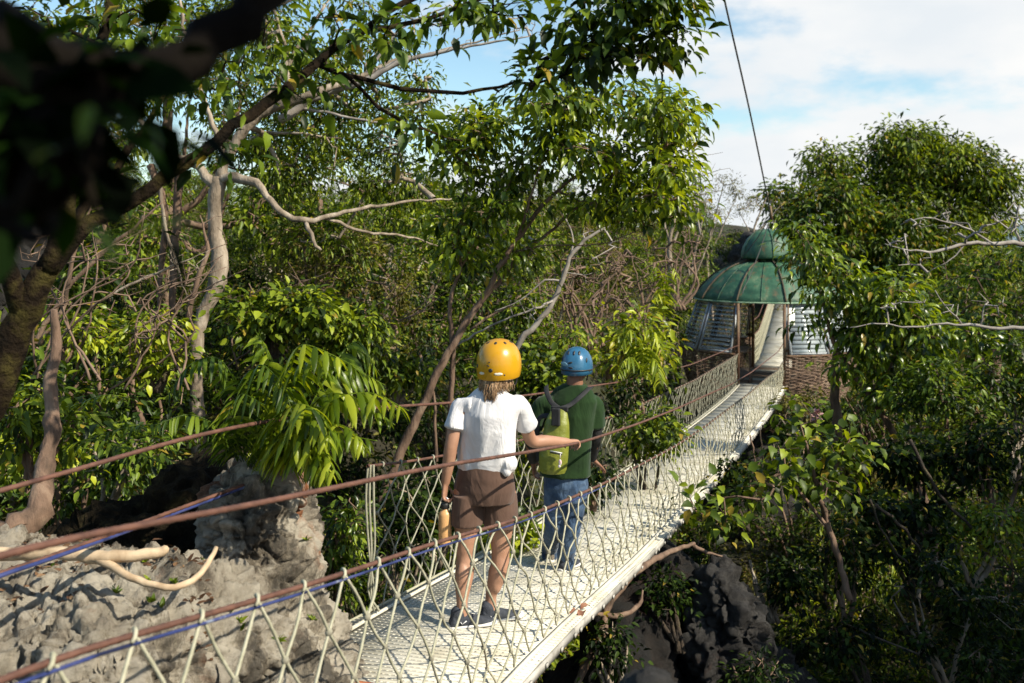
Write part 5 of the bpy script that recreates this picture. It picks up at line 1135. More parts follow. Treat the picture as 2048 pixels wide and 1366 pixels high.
SHR = [  # px, py, D, rx, rz, n, leaf, size, label
    (1900, 800, 12.5, 110, 70, 70, LA, .13, 'bushy shrub with shiny green leaves on the right bank below the grey lower branch'),
    (2010, 760, 13.0, 80, 90, 60, LA, .12, 'dark leafy shrub filling the right edge of the view at mid height'),
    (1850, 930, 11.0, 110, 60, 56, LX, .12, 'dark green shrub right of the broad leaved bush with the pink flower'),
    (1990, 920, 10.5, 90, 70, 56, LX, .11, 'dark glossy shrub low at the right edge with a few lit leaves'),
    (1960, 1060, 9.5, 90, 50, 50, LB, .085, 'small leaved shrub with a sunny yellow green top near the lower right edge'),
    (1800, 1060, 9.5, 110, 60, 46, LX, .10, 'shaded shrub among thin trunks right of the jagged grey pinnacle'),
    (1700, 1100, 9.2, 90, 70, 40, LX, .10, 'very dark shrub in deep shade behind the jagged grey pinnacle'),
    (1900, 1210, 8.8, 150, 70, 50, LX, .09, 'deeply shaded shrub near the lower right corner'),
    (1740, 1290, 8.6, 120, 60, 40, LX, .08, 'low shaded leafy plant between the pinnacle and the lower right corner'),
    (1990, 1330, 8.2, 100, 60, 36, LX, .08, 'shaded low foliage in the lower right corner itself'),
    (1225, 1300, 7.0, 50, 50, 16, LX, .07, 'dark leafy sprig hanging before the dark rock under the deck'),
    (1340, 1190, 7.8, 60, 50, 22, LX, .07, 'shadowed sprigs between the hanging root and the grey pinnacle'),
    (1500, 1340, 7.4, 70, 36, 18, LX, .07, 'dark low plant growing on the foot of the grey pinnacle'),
    (1600, 800, 17, 50, 30, 26, LD, .10, 'thin leaved dark shrub under the cane wall at the right of the bridge end'),
    (1665, 815, 16, 70, 36, 40, LA, .09, 'fine leaved shrub growing up against the cabin cane wall from below'),
    (1740, 800, 15.5, 80, 50, 46, LA, .11, 'dense shrub below the glossy leaved tree right of the cabin'),
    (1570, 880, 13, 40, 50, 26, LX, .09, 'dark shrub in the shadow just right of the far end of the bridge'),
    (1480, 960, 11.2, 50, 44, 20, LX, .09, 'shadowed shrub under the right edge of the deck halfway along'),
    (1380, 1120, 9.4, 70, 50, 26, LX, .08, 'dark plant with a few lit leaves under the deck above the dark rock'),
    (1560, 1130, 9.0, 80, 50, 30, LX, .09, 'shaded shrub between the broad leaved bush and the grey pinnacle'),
    (1300, 730, 15, 50, 44, 26, LC, .16, 'shrub with big hanging yellow green leaves left of the cabin'),
    (1270, 690, 13.5, 50, 60, 26, LC, .20, 'shrub with long drooping palm like leaves right of the blue helmet'),
    (1340, 640, 21, 26, 60, 26, LX, .12, 'dark evergreen shrub pressed against the left side of the cabin'),
    (1080, 740, 11.5, 60, 44, 34, LB, .13, 'bright green shrub between the yellow and the blue helmets'),
    (1120, 680, 13, 80, 50, 40, LB, .12, 'leafy shrub above the blue helmet and left of the dry brush'),
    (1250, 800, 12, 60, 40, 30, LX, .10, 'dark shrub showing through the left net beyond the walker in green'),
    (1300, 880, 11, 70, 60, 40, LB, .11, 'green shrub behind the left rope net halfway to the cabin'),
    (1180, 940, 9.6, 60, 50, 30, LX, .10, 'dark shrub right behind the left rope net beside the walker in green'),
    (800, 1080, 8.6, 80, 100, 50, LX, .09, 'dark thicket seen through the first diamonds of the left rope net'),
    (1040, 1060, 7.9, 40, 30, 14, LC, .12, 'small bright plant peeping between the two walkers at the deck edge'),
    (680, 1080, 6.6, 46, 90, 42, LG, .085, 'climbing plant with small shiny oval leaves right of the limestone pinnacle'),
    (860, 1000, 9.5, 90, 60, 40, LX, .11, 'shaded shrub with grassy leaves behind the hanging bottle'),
    (560, 620, 9.4, 90, 46, 50, LB, .12, 'shrub with bright layered leaves right of the pale crooked trunk'),
    (700, 650, 9.8, 100, 46, 56, LB, .12, 'broad bright green shrub in the middle left of the central tree'),
    (800, 720, 10.2, 70, 40, 34, LB, .11, 'green shrub just left of the main stem of the central tree'),
    (640, 720, 9.6, 110, 40, 40, LA, .11, 'dark green shrub above the tip of the strap leaved fern'),
    (150, 670, 7.6, 80, 24, 12, LC, .10, 'sunlit lime green shrub low beside the mossy slanting trunk'),
    (280, 655, 7.8, 80, 26, 14, LC, .10, 'sunlit lime green shrub left of the pale crooked trunk'),
    (310, 715, 7.8, 100, 30, 14, LC, .10, 'lower lime green shrub with small leaves in front of the pale trunk'),
    (80, 820, 5.4, 110, 60, 26, LB, .11, 'dark strap leaved plant hanging into the left edge above the ropes'),
    (220, 900, 7.2, 120, 60, 26, LA, .09, 'low green undergrowth behind the shaded bank at the left'),
    (70, 900, 6.0, 90, 30, 16, LC, .08, 'tuft of light green leaves just above the handrail at the left edge'),
    (600, 520, 13, 140, 60, 60, LD, .09, 'olive shrub in half shade behind the pale crooked trunk'),
    (760, 560, 14, 120, 50, 56, LA, .10, 'dark leafed shrub behind the pale bare branches in the middle'),
    (1000, 640, 13, 90, 60, 50, LB, .11, 'green shrub behind the stems of the central tree'),
    (880, 620, 14.5, 90, 60, 44, LA, .11, 'dark shrub left of the slender central stems'),
]
for k, (x, y, D, rx, rz, n, lf, sz, lab) in enumerate(SHR):
    rng = np.random.default_rng(500 + k); h = rz * 2.3; base = (x + rng.uniform(-20, 20), y + h)
    lm = []
    for j in range(4):
        ax_ = x + rx * rng.uniform(-.8, .8); lm.append([(base[0] + rng.uniform(-12, 12), base[1], D, .014 + D * .0012), ((base[0] + ax_) / 2 + rng.uniform(-10, 10), y + h * .5, D, .012 + D * .0008), (ax_, y - rz * .2, D, .006)])
    tree('shrub', lab, 'shrub', lm, [(x, y, D, rx, rz, rx / F_PX * D * .8, n), (x + rng.uniform(-.6, .6) * rx, y + rng.uniform(-.7, .7) * rz, D, rx * .6, rz * .7, rx / F_PX * D * .6, n // 2)],
         (BB, BP, BD)[k % 3], lf, 900 + k, K=17, size=sz * .8, width=.36 + .1 * (k % 3), lod=1 if sz / D > .009 else 0, spread=sz * .9, droop=.6, rmax=.018, r0=.003 + D * .00008, hollow=.15)

# dry brown brush in the middle distance
for k, (x, y, D, rx, rz, n) in enumerate([(1180, 560, 15, 90, 70, 150), (1290, 560, 15.5, 90, 80, 170), (1240, 640, 14, 80, 60, 110), (1120, 600, 14.5, 60, 60, 70), (1360, 500, 18, 60, 60, 80)]):
    rng = np.random.default_rng(700 + k)
    lm = [[(x + rng.uniform(-30, 30), y + rz * 2, D, .03), (x + rng.uniform(-40, 40), y + rz, D, .022), (x + rng.uniform(-.8, .8) * rx, y - rz * rng.uniform(0, .8), D, .006)] for j in range(6)]
    tree('dry_bush', ['leafless brown brush behind the blue helmet', 'tangled leafless brush left of the cabin', 'low dry brush just above the left handrail', 'thin dry brush right of the bare pale limb', 'high dry brush on the slope left of the dome'][k], 'bush', lm,
         [(x, y, D, rx, rz, 1.0, n), (x, y - rz * .4, D, rx * .8, rz * .5, .8, n // 2)], M['twig_dry'], None, 720 + k, r0=.0042, rmax=.02, wob=.3, hollow=.1)

for k, (x, y, D, rx, rz, n) in enumerate([(150, 540, 7.4, 150, 110, 80), (330, 600, 7.6, 130, 90, 60), (560, 600, 9.9, 120, 70, 60), (760, 620, 10.8, 110, 70, 60)]):
    rng = np.random.default_rng(740 + k)
    lm = [[(x + rng.uniform(-120, 60), y + rz * 2.0, D + rng.uniform(-.4, .4), .010), (x + rng.uniform(-90, 60), y + rz * .9, D, .008), (x + rng.uniform(-.4, .9) * rx, y, D, .006), (x + rng.uniform(-.2, 1.3) * rx, y - rz * rng.uniform(.2, 1.1), D + rng.uniform(-.4, .4), .003)] for j in range(7)]
    tree('dry_bush', ['arching brown leafless stems beside the mossy slanting trunk', 'tangle of thin dry stems left of the pale crooked trunk', 'dry twigs mixed into the bright shrub right of the pale trunk', 'dry brown twigs left of the slender central stems'][k], 'bush', lm,
         [(x, y, D, rx, rz, .9, n)], M['twig_dry'], None, 745 + k, r0=.0024, rmax=.010, wob=.14, hollow=.1)

# slim pale trees on the slope
for k, (x, y0, y1, D, n, lab) in enumerate([(1392, 720, 400, 31, 40, 'slim pale tree with sparse leaves left of the dome'), (1425, 640, 370, 33, 40, 'thin open tree with a small tuft on the skyline left of the stay'), (1350, 620, 350, 21, 26, 'slim tree with thin foliage right under the big central crown'), (1515, 560, 385, 38, 30, 'small feathery grey tree right beside the stay cable on the skyline')]):
    tree('slim_tree', lab, 'tree', [[(x, y0, D, .06), (x - 10, (y0 + y1) / 2, D, .045), (x + 22, y1, D, .012)], [(x - 8, (y0 + y1) / 2 + 10, D, .03), (x - 40, y1 + 30, D, .01)], [(x - 4, (y0 + y1) / 2, D, .03), (x + 50, y1 + 20, D, .01)]],
         [(x + 15, y1 + 10, D, 36, 28, .5, n), (x - 30, y1 + 40, D, 26, 22, .4, n // 2), (x + 45, y1 + 25, D, 22, 20, .4, n // 2)], BP, LD, 760 + k, K=9, size=.10, spread=.13, width=.3, r0=.005, rmax=.025)
tree('bare_tree', 'fine dead twigs standing above the right side of the central crown', 'tree', [[(1400, 470, 12, .014), (1385, 300, 12, .010), (1345, 200, 12, .005), (1340, 150, 12, .003)], [(1385, 300, 12, .007), (1415, 260, 12, .004)]], [(1400, 260, 12, 26, 30, .2, 9), (1345, 190, 12, 14, 30, .1, 6), (1440, 340, 12, 30, 50, .2, 10)], M['twig_grey'], None, 790, r0=.0022)

# thin crooked stems in the left thicket
stems = [((60, 700), (150, 560), (250, 470), (330, 400), 8.5, .022), ((80, 690), (130, 600), (150, 500), (190, 380), 8.0, .02), ((110, 680), (220, 590), (330, 540), (420, 500), 8.5, .014), ((190, 960), (200, 800), (195, 700), (230, 600), 8.5, .022), ((270, 960), (285, 860), (262, 760), (285, 640), 8.6, .03),
         ((140, 1060), (140, 960), (120, 840), (130, 720), 8.3, .05), ((330, 900), (320, 800), (340, 720), (330, 640), 9.0, .016), ((375, 640), (395, 560), (415, 500), (400, 430), 10.5, .03), ((320, 350), (330, 450), (352, 520), (375, 600), 10.8, .02), ((300, 330), (330, 420), (320, 560), (310, 700), 12.5, .05), ((360, 330), (352, 460), (345, 600), (350, 760), 12.5, .06),
         ((1740, 1000), (1780, 1090), (1840, 1150), (1880, 1210), 9.0, .02), ((1750, 1010), (1810, 1060), (1850, 1130), (1865, 1190), 9.2, .026), ((1820, 880), (1880, 990), (1960, 1070), (2060, 1180), 9.4, .03), ((1640, 990), (1655, 1080), (1650, 1180), (1660, 1300), 9.2, .03), ((1500, 870), (1508, 920), (1500, 980), (1495, 1040), 12, .016), ((1520, 860), (1526, 920), (1522, 990), (1530, 1050), 12.3, .016), ((1700, 560), (1730, 640), (1745, 760), (1748, 860), 15, .03)]
lb = ['thin brown stem rising rightwards out of the thicket beside the mossy trunk', 'thin brown stem rising steeply beside the mossy trunk', 'long low brown stem running rightwards in the left thicket', 'slim upright stem in the left thicket above the pinnacle shade', 'crooked brown stem between the left edge and the pale trunk', 'stout pale stump like stem behind the gnarled root at the left', 'thin stem just left of the pale crooked trunk', 'brown stem leaning on the pale crooked trunk', 'thin dark stem crossing above the lime green shrubs', 'dark straight trunk far behind the slanting bough', 'second dark trunk far behind and left of the pale trunk',
      'thin grey brown stem slanting down through the right hand shade', 'brown stem with a bend in the dark right bank', 'long slanting stem near the right edge in the shade', 'dark upright stem right of the grey pinnacle', 'thin hanging pale stem under the far deck', 'second thin hanging stem under the far deck', 'pale slim stem among the shrubs right of the cabin']
for k, (a, b, c, d, D, r) in enumerate(stems):
    r *= .6 if a[0] > 1400 else 1.0
    tree('sapling', lb[k], 'sapling', [[(*a, D, r), (*b, D, r * .9), (*c, D, r * .75), (*d, D, r * .15)]], [((c[0] + d[0]) / 2, (c[1] + d[1]) / 2, D, 60, 50, .3, 12)], BD if a[0] > 1500 else (BB, BB, BP)[k % 3], None, 800 + k, r0=.003, rmax=.01, wob=.4)

# hanging root under the bridge, root and fallen branch on the slab
def one(name, label, cat, rows, mat, seed, rough=.08, more=()):
    rng = np.random.default_rng(seed); mb = MB(); s = px_limb(rows, .05, .003, rng); tube(mb, s[:, :3], s[:, 3], 10, rough=rough, rng=rng)
    for r_ in more: s = px_limb(r_, .05, .003, rng); tube(mb, s[:, :3], s[:, 3], 8, rough=rough, rng=rng)
    return tag(obj(name, mb, mat, smooth=True), label, cat)
one('hanging_root', 'grey crooked root curving down from the deck edge past the dark rock', 'root', [(1140, 1420, 7.0, .034), (1165, 1340, 7.1, .028), (1205, 1270, 7.2, .032), (1214, 1220, 7.25, .026), (1250, 1165, 7.4, .028), (1290, 1130, 7.6, .024), (1340, 1103, 7.8, .02), (1388, 1088, 8.0, .017)], BB, 41, .18,
    more=[[(1385, 1090, 8, .02), (1415, 1105, 8, .014), (1445, 1113, 8, .006)], [(1190, 1228, 7.2, .016), (1240, 1232, 7.3, .02), (1278, 1210, 7.4, .014), (1285, 1180, 7.45, .006)]])
one('gnarled_root', 'thick brown gnarled trunk base bending along the ground at the left edge', 'root', [(-120, 1085, 4.6, .06), (-30, 1075, 4.6, .062), (30, 1065, 4.65, .068), (66, 1040, 4.7, .066), (84, 1000, 4.75, .056), (84, 975, 4.8, .050), (86, 945, 4.82, .044), (92, 915, 4.85, .036)], BB, 42, .16)
one('upright_stem', 'crooked brown upright stem rising from the gnarled root at the left edge', 'stem', [(84, 985, 4.8, .047), (92, 930, 4.85, .040), (106, 860, 4.9, .034), (100, 780, 4.95, .030), (112, 700, 5.0, .024), (108, 620, 5.0, .018)], BB, 44, .16)
M['dead'] = simple('barkless_wood', [(0.3, (0.36, 0.25, 0.15)), (0.6, (0.58, 0.44, 0.29))], 12, .75, .4, .006)
one('fallen_branch', 'bare cream forked branch lying along the top of the limestone slab', 'branch', [(-40, 1110, 4.0, .028), (90, 1106, 4.0, .026), (180, 1112, 3.98, .026), (230, 1113, 3.97, .025), (290, 1108, 3.98, .022), (326, 1102, 4.0, .020), (336, 1097, 4.0, .012)], M['dead'], 43, .06,
    more=[[(190, 1114, 3.98, .018), (228, 1134, 3.94, .016), (262, 1156, 3.9, .015), (310, 1171, 3.88, .014), (350, 1174, 3.88, .014), (385, 1160, 3.92, .013), (415, 1130, 4.0, .012), (432, 1096, 4.1, .010)]])

# strap leaved ferns on the pinnacle
def frond(mb, rb, pts, Lf, rng, n=26, w=.16, twist=0.0, hang=.5):
    s = spline(np.array(pts), .02); L = np.r_[0, np.cumsum(np.linalg.norm(np.diff(s, axis=0), axis=1))]; t, u, v = frames(s)
    tube(rb, s, np.linspace(.006, .002, len(s)), 5)
    for k in range(n):
        f = .12 + .86 * k / n; i = int(np.searchsorted(L, f * L[-1])); i = min(i, len(s) - 1)
        side = unit(np.cross(t[i], FU) + 1e-6); ln = Lf * math.sin(math.pi * (f * .82 + .12)) ** .7
        for sd in (-1, 1):
            d = unit(side * sd + t[i] * .55 - FU * hang * rng.uniform(.6, 1.3) + rng.normal(0, .2, 3)); base = s[i]; l_ = ln * rng.uniform(.85, 1.1)
            # a long strap: three bending segments
            seg = 4; p = base.copy(); sdv = unit(np.cross(d, unit(t[i] + FU * .3))); wd = l_ * w * .5; V = []; 
            wl = unit(t[i] - np.dot(t[i], d) * d)
            for q in range(seg + 1):
                g = q / seg; ww = wd * (math.sin(math.pi * min(1, .18 + .82 * g)) ** .8 if g < 1 else .02)
                V += [p - wl * ww, p + sdv * .004, p + wl * ww]; p = p + d * l_ / seg; d = unit(d - FU * (.16 + hang * .35) * .9)
            Q = []
            for q in range(seg): a = q * 3; Q += [(a, a + 1, a + 4, a + 3), (a + 1, a + 2, a + 5, a + 4)]
            mb.add(np.array(V), None, Q, a=np.full(len(V), rng.beta(2, 2)))
def fern(label, fronds, leaf, seed, Lf, n=26, w=.16, hang=.5, more=False):
    rng = np.random.default_rng(seed); e = thing('fern', label, 'fern', P(*fronds[0][0]))
    for f in fronds + ([[(f0[0] + rng.normal(0, 6 if q_ == 0 else 22), f0[1] + rng.normal(0, 4 if q_ == 0 else 22), f0[2] + rng.normal(0, .08)) for q_, f0 in enumerate(g)] for g in fronds] if more else []):
        a, b = MB(), MB(); frond(a, b, [P(*q) for q in f], Lf, rng, n, w, hang=hang)
        o = obj('frond', a, leaf, e); obj('midrib', b, leaf, o)
fern('big fern with long bright strap shaped leaflets drooping over the limestone pinnacle', [
    [(560, 930, 5.0), (600, 850, 4.9), (650, 790, 4.8), (720, 800, 4.7), (790, 850, 4.65)], [(560, 930, 5.0), (610, 870, 4.8), (680, 850, 4.6), (740, 900, 4.5)], [(550, 930, 5.0), (560, 820, 4.9), (590, 740, 4.8), (650, 710, 4.7), (700, 740, 4.6)],
    [(550, 930, 5.0), (590, 900, 4.7), (640, 900, 4.5), (680, 960, 4.4)], [(540, 930, 5.0), (545, 860, 4.8), (590, 810, 4.6), (640, 830, 4.5), (660, 900, 4.4)], [(570, 920, 5.1), (640, 800, 5.1), (700, 740, 5.2), (770, 770, 5.3)],
    [(540, 930, 5.0), (520, 830, 5.0), (530, 740, 5.0), (512, 670, 5.0)], [(560, 930, 5.0), (590, 860, 4.8), (620, 880, 4.6), (632, 960, 4.5)]], M['leaf_f'], 67, .19, 17, .21, .75, True)
fern('dark arching fern with even comb like leaflets left of the bright fern on the pinnacle', [
    [(490, 930, 5.1), (480, 800, 5.0), (440, 720, 4.9), (380, 730, 4.8), (330, 800, 4.75)], [(490, 930, 5.1), (500, 790, 4.9), (520, 730, 4.8), (570, 780, 4.7), (590, 870, 4.6)], [(480, 930, 5.1), (440, 860, 4.9), (380, 830, 4.8), (310, 850, 4.7)], [(490, 930, 5.1), (470, 850, 4.8), (480, 790, 4.7), (530, 810, 4.6)]], LA, 62, .17, 24, .15, .6)
fern('low fern with thin pointed fronds spread before the left thicket', [
    [(120, 900, 5.3), (200, 870, 5.2), (290, 850, 5.1), (370, 860, 5.0)], [(120, 900, 5.3), (180, 880, 5.1), (260, 900, 5.0), (330, 930, 4.9)], [(110, 900, 5.3), (90, 820, 5.2), (95, 760, 5.2), (120, 720, 5.2)], [(110, 900, 5.3), (60, 850, 5.2), (10, 830, 5.1)], [(120, 900, 5.3), (150, 820, 5.2), (210, 790, 5.1), (270, 800, 5.0)]], LB, 63, .10, 18, .2, .3)
fern('palm like fern with bright drooping leaflets between the dry brush and the cabin', [
    [(1290, 760, 12.5), (1280, 690, 12.4), (1260, 660, 12.3), (1240, 700, 12.2)], [(1290, 760, 12.5), (1296, 690, 12.4), (1310, 665, 12.3), (1325, 710, 12.2)], [(1290, 760, 12.5), (1270, 720, 12.2), (1250, 720, 12.1), (1235, 750, 12.0)], [(1290, 760, 12.5), (1300, 720, 12.2), (1315, 730, 12.1), (1320, 770, 12)]], LC, 64, .26, 18, .14, .7)
fern('small bright palm like fern on the slope above the dry brush', [
    [(1330, 640, 15), (1325, 560, 14.9), (1310, 535, 14.8), (1296, 560, 14.7)], [(1330, 640, 15), (1332, 560, 14.9), (1345, 535, 14.8), (1358, 560, 14.7)], [(1330, 640, 15), (1320, 590, 14.8), (1305, 600, 14.7)]], LC, 65, .24, 16, .14, .7)

# ------------------------------------------------------------------ the thicket on both banks: five kinds of shrub, copied
def bush_proto(seed, leaf, bark, n, K, size, width, tall, droop):
    rng = np.random.default_rng(seed); e = thing('shrub', 'x', 'shrub'); lm = []
    for j in range(5):
        a = rng.uniform(0, 6.28); r = rng.uniform(.2, .7); lm.append(spline(np.array([[.05 * math.cos(a), .05 * math.sin(a), -.6, .03], [r * .4 * math.cos(a), r * .4 * math.sin(a), .5 * tall, .022], [r * math.cos(a), r * math.sin(a), 1.2 * tall, .01]]), .15))
    pts = blob_points([((0, 0, 1.1 * tall), (1.0, 1.0, .9 * tall), n), ((rng.uniform(-.5, .5), rng.uniform(-.5, .5), 1.6 * tall), (.6, .6, .5 * tall), n // 3), ((0, 0, .5 * tall), (1.05, 1.05, .5), n // 3)], rng, .55)
    mb = MB(); X, par, rad, nl, tips = grow(lm, pts, rng, .004, .03, .3, .25); wood(mb, lm, X, par, rad, nl, rng, 6); obj('stems', mb, bark, e, smooth=True)
    mc = MB(); foliage(mc, X, par, tips, K, size, rng, width, 0, droop, size * .9); obj('crown', mc, leaf, e); return e
protos = [bush_proto(1, LA, BB, 130, 22, .092, .38, 1.1, .6), bush_proto(2, LB, BP, 130, 22, .085, .34, 1.3, .7), bush_proto(3, LD, BB, 130, 22, .07, .34, 1.0, .3), bush_proto(4, LC, BP, 90, 16, .10, .4, .9, .6), bush_proto(5, LB, BB, 110, 20, .11, .3, 1.7, .8), bush_proto(6, LX, BD, 120, 20, .09, .36, 1.1, .6)]
KN = ['dark green', 'mid green', 'olive brown', 'lime green', 'tall mid green', 'very dark green']  # the very dark kind has leaves darkened as painted shade
def copy_tree(o):
    c = o.copy(); SC.collection.objects.link(c)
    for ch in [x for x in bpy.data.objects if x.parent is o]:
        k = ch.copy(); SC.collection.objects.link(k); k.parent = c
    return c
rng = np.random.default_rng(77); used = [False] * 5; cnt = 0; spots = []
def top_limit(px):
    return float(np.interp(px, [-100, 300, 480, 860, 960, 1100, 1300, 1420, 1500, 1600, 1750, 1900, 2150], [300, 330, 380, 395, 400, 400, 410, 440, 470, 470, 480, 500, 505]))
for D in list(np.arange(6.5, 14, 1.35)) + list(np.arange(14, 30, 1.7)) + list(np.arange(30, 64, 3.2)):
    sp_ = 1.65 + D * .045
    for X in np.arange(-.62 * D - 1.5, .62 * D + 1.5, sp_):
        x = X + rng.uniform(-.4, .4) * sp_; y = D + rng.uniform(-.5, .5); n = .947 * x - .3214 * y; t = .3214 * x + .947 * y
        px = 1024 + F_PX * x / y
        if y < 7.5 and px < 800: continue
        if px > 1100 and y < 7.6: continue
        if 350 < px < 500 and y < 12: continue
        g = float(gz(x, y)); s = rng.uniform(.8, 1.35) * (1 + max(0, D - 20) * .012); h = 2.1 * s
        if abs(n - N_C) < 2.0 and t < 31 and g + h > -4.4 + .0: 
            if g + 1.0 > -4.6: continue
            s *= max(.3, (-4.5 - g) / h)
        if abs(n - N_C) < 1.6 and 29 < t < 42: continue
        if np.hypot(x - CC[0], y - CC[1]) < 3.1: 
            continue
        lim_y = top_limit(px); zmax = -(lim_y - HZ) / F_PX * y
        if g + h * s > 1e9 or g + 2.0 * s > zmax:
            s = max(.25, (zmax - g) / 2.0)
            if s < .3: continue
        # keep the sight line to the walkers, deck and cabin free
        if n > N_R + .5 and y < 27 and px < 1540 and px > 1000:
            yd = float(np.interp(px, [1000, 1050, 1180, 1330, 1420, 1500, 1550], [1500, 1380, 1240, 1100, 1010, 900, 820])); zt = -(yd - HZ) / F_PX * y
            if g + 2.0 * s > zt: s = (zt - g) / 2.1
            if s < .3: continue
        if 1500 < px < 1690 and y < 25 and n > N_R:
            zt = -(770 - HZ) / F_PX * y
            if g + 2.0 * s > zt: s = (zt - g) / 2.1
            if s < .3: continue
        spots.append((x, y, g, s, px))
def proto_arrays(p):
    out = []
    for ch in [x for x in bpy.data.objects if x.parent is p]:
        me = ch.data; N = len(me.vertices); co = np.empty(N * 3, np.float32); me.vertices.foreach_get('co', co)
        lt = np.empty(len(me.polygons), np.int32); me.polygons.foreach_get('loop_total', lt); L = np.empty(len(me.loops), np.int32); me.loops.foreach_get('vertex_index', L)
        at = np.empty(N, np.float32); me.attributes['rnd'].data.foreach_get('value', at)
        nT = int((lt == 3).sum()); assert (lt[:nT] == 3).all()
        out.append((ch.name.startswith('crown'), co.reshape(-1, 3).astype(float), L[:nT * 3].reshape(-1, 3), L[nT * 3:].reshape(-1, 4), at))
    return out
made = []
PA = [proto_arrays(p) for p in protos]; farC, farS = MB(), MB()
ZONES = [(-1e9, 'at the far left edge'), (130, 'behind the mossy slanting trunk'), (300, 'left of the pale crooked trunk'), (470, 'right of the pale crooked trunk'), (640, 'above the bright fern'), (780, 'left of the slender central stems'), (900, 'behind the yellow helmet'), (1030, 'behind the blue helmet'), (1170, 'right of the blue helmet'), (1290, 'left of the cabin'), (1410, 'beside the cabin'), (1560, 'below the cane wall'), (1680, 'right of the cabin'), (1800, 'below the grey branches'), (1930, 'at the far right edge')]
for (x, y, g, s, px) in spots:
    if y > 27:
        k = int(rng.choice(5, p=[.3, .25, .25, .04, .16])); a = rng.uniform(0, 6.28); ca, sa = math.cos(a), math.sin(a)
        for crown, co, T, Q, at in PA[k]:
            V = np.stack([(co[:, 0] * ca - co[:, 1] * sa) * s * 1.1 + x, (co[:, 0] * sa + co[:, 1] * ca) * s * 1.1 + y, co[:, 2] * s + g], -1)
            (farC if crown else farS).add(V, T, Q, a=np.clip(at * .8 + rng.uniform(0, .2), 0, .97), m=0 if not crown else {0: 0, 1: 1, 2: 2, 3: 1, 4: 1}[k])
        continue
    w = [.34, .22, .16, .06, .22] if px > 1500 else ([.2, .2, .36, .08, .16] if y > 16 and px > 1000 else [.26, .30, .16, .10, .18])
    k = int(rng.choice(5, p=w)); k = 5 if (px > 1450 and y < 15 and rng.uniform() < .75) or (px < 1000 and y < 19 and rng.uniform() < .34) else k; o = copy_tree(protos[k])
    o.location = (x, y, g); o.scale = (s * rng.uniform(.9, 1.2), s * rng.uniform(.9, 1.2), s); o.rotation_euler = (rng.normal(0, .06), rng.normal(0, .06), rng.uniform(0, 6.28))
    where = [z for z in ZONES if px >= z[0]][-1][1]
    dist = 'on the slope ' if y > 20 else ('halfway back ' if y > 14 else ('at middle distance ' if y > 10 else 'close to the gorge '))
    tag(o, KN[k] + ' shrub ' + dist + where, 'shrub', KN[k] + ' shrubs ' + dist + where); cnt += 1; made.append((px, o))
byl = {}
for px, o in made: byl.setdefault(o['label'], []).append((px, o))
ORD = ['leftmost', 'second from the left', 'third from the left', 'fourth from the left', 'fifth from the left', 'sixth from the left', 'seventh from the left']
for lb_, v in byl.items():
    if 1 < len(v) <= 7:
        for q_, (px, o) in enumerate(sorted(v, key=lambda z: z[0])): o['label'] = lb_.replace('at middle distance', 'midway') + ', ' + ORD[q_]
for p_ in protos:
    for ch in [x for x in bpy.data.objects if x.parent is p_]: bpy.data.objects.remove(ch)
    bpy.data.objects.remove(p_)
print('shrub copies', cnt)
fc = obj('far_woodland', farC, [LA, LB, LD]); tag(fc, kind='stuff')
tag(obj('far_woodland_stems', farS, BB), kind='stuff')

# bigger trees standing behind the thicket on the left
for k, (x, y0, D, blobs, lf, lab) in enumerate([
    (120, 760, 15, [(100, 120, 15, 170, 120, 1.6, 120), (60, 330, 15, 150, 110, 1.4, 90), (250, 330, 15.5, 90, 70, 1.2, 40)], LB, 'tall dark leafy tree filling the upper left behind the slanting bough'),
    (330, 760, 17, [(330, 60, 17, 150, 80, 1.8, 100), (380, 200, 17, 130, 70, 1.6, 70), (480, 330, 17, 60, 50, 1.0, 26), (520, 90, 17, 110, 80, 1.4, 60), (650, 220, 17, 110, 70, 1.4, 60)], LB, 'tall leafy tree behind and left of the pale crooked trunk'),
    (640, 760, 18, [(640, 380, 18, 130, 60, 1.8, 80), (780, 420, 18, 90, 50, 1.4, 50), (560, 460, 18, 120, 60, 1.6, 60), (700, 500, 18, 150, 60, 1.6, 70)], LB, 'rounded green tree behind the pale branches left of the central tree'),
    (860, 800, 19, [(860, 520, 19, 130, 60, 1.8, 80), (960, 470, 19, 70, 44, 1.3, 34), (1010, 560, 19, 90, 60, 1.5, 50)], LA, 'dark rounded tree behind the slender stems of the central tree'),
    (1980, 820, 19, [(1960, 600, 19, 120, 70, 2, 110), (2060, 560, 19, 90, 90, 1.6, 70), (1880, 640, 19, 90, 50, 1.5, 60)], LA, 'dark tree below the tallest crown at the right edge')]):
    bl = blobs; lm = [[(x, y0, D, .16), (x + 8, (y0 + bl[0][1]) / 2, D, .12), (bl[0][0], bl[0][1] + 20, D, .05)]] + [[(x + 6, y0 * .55 + bl[0][1] * .45, D, .07), ((x + b[0]) / 2, (y0 * .4 + b[1] * .6), D, .05), (b[0], b[1], b[2], .02)] for b in bl[1:]]
    tree('forest_tree', lab, 'tree', lm, bl, BB, lf, 850 + k, K=15, size=.15, width=.36, spread=.17, droop=.7, rmax=.05, r0=.006, step=.4)

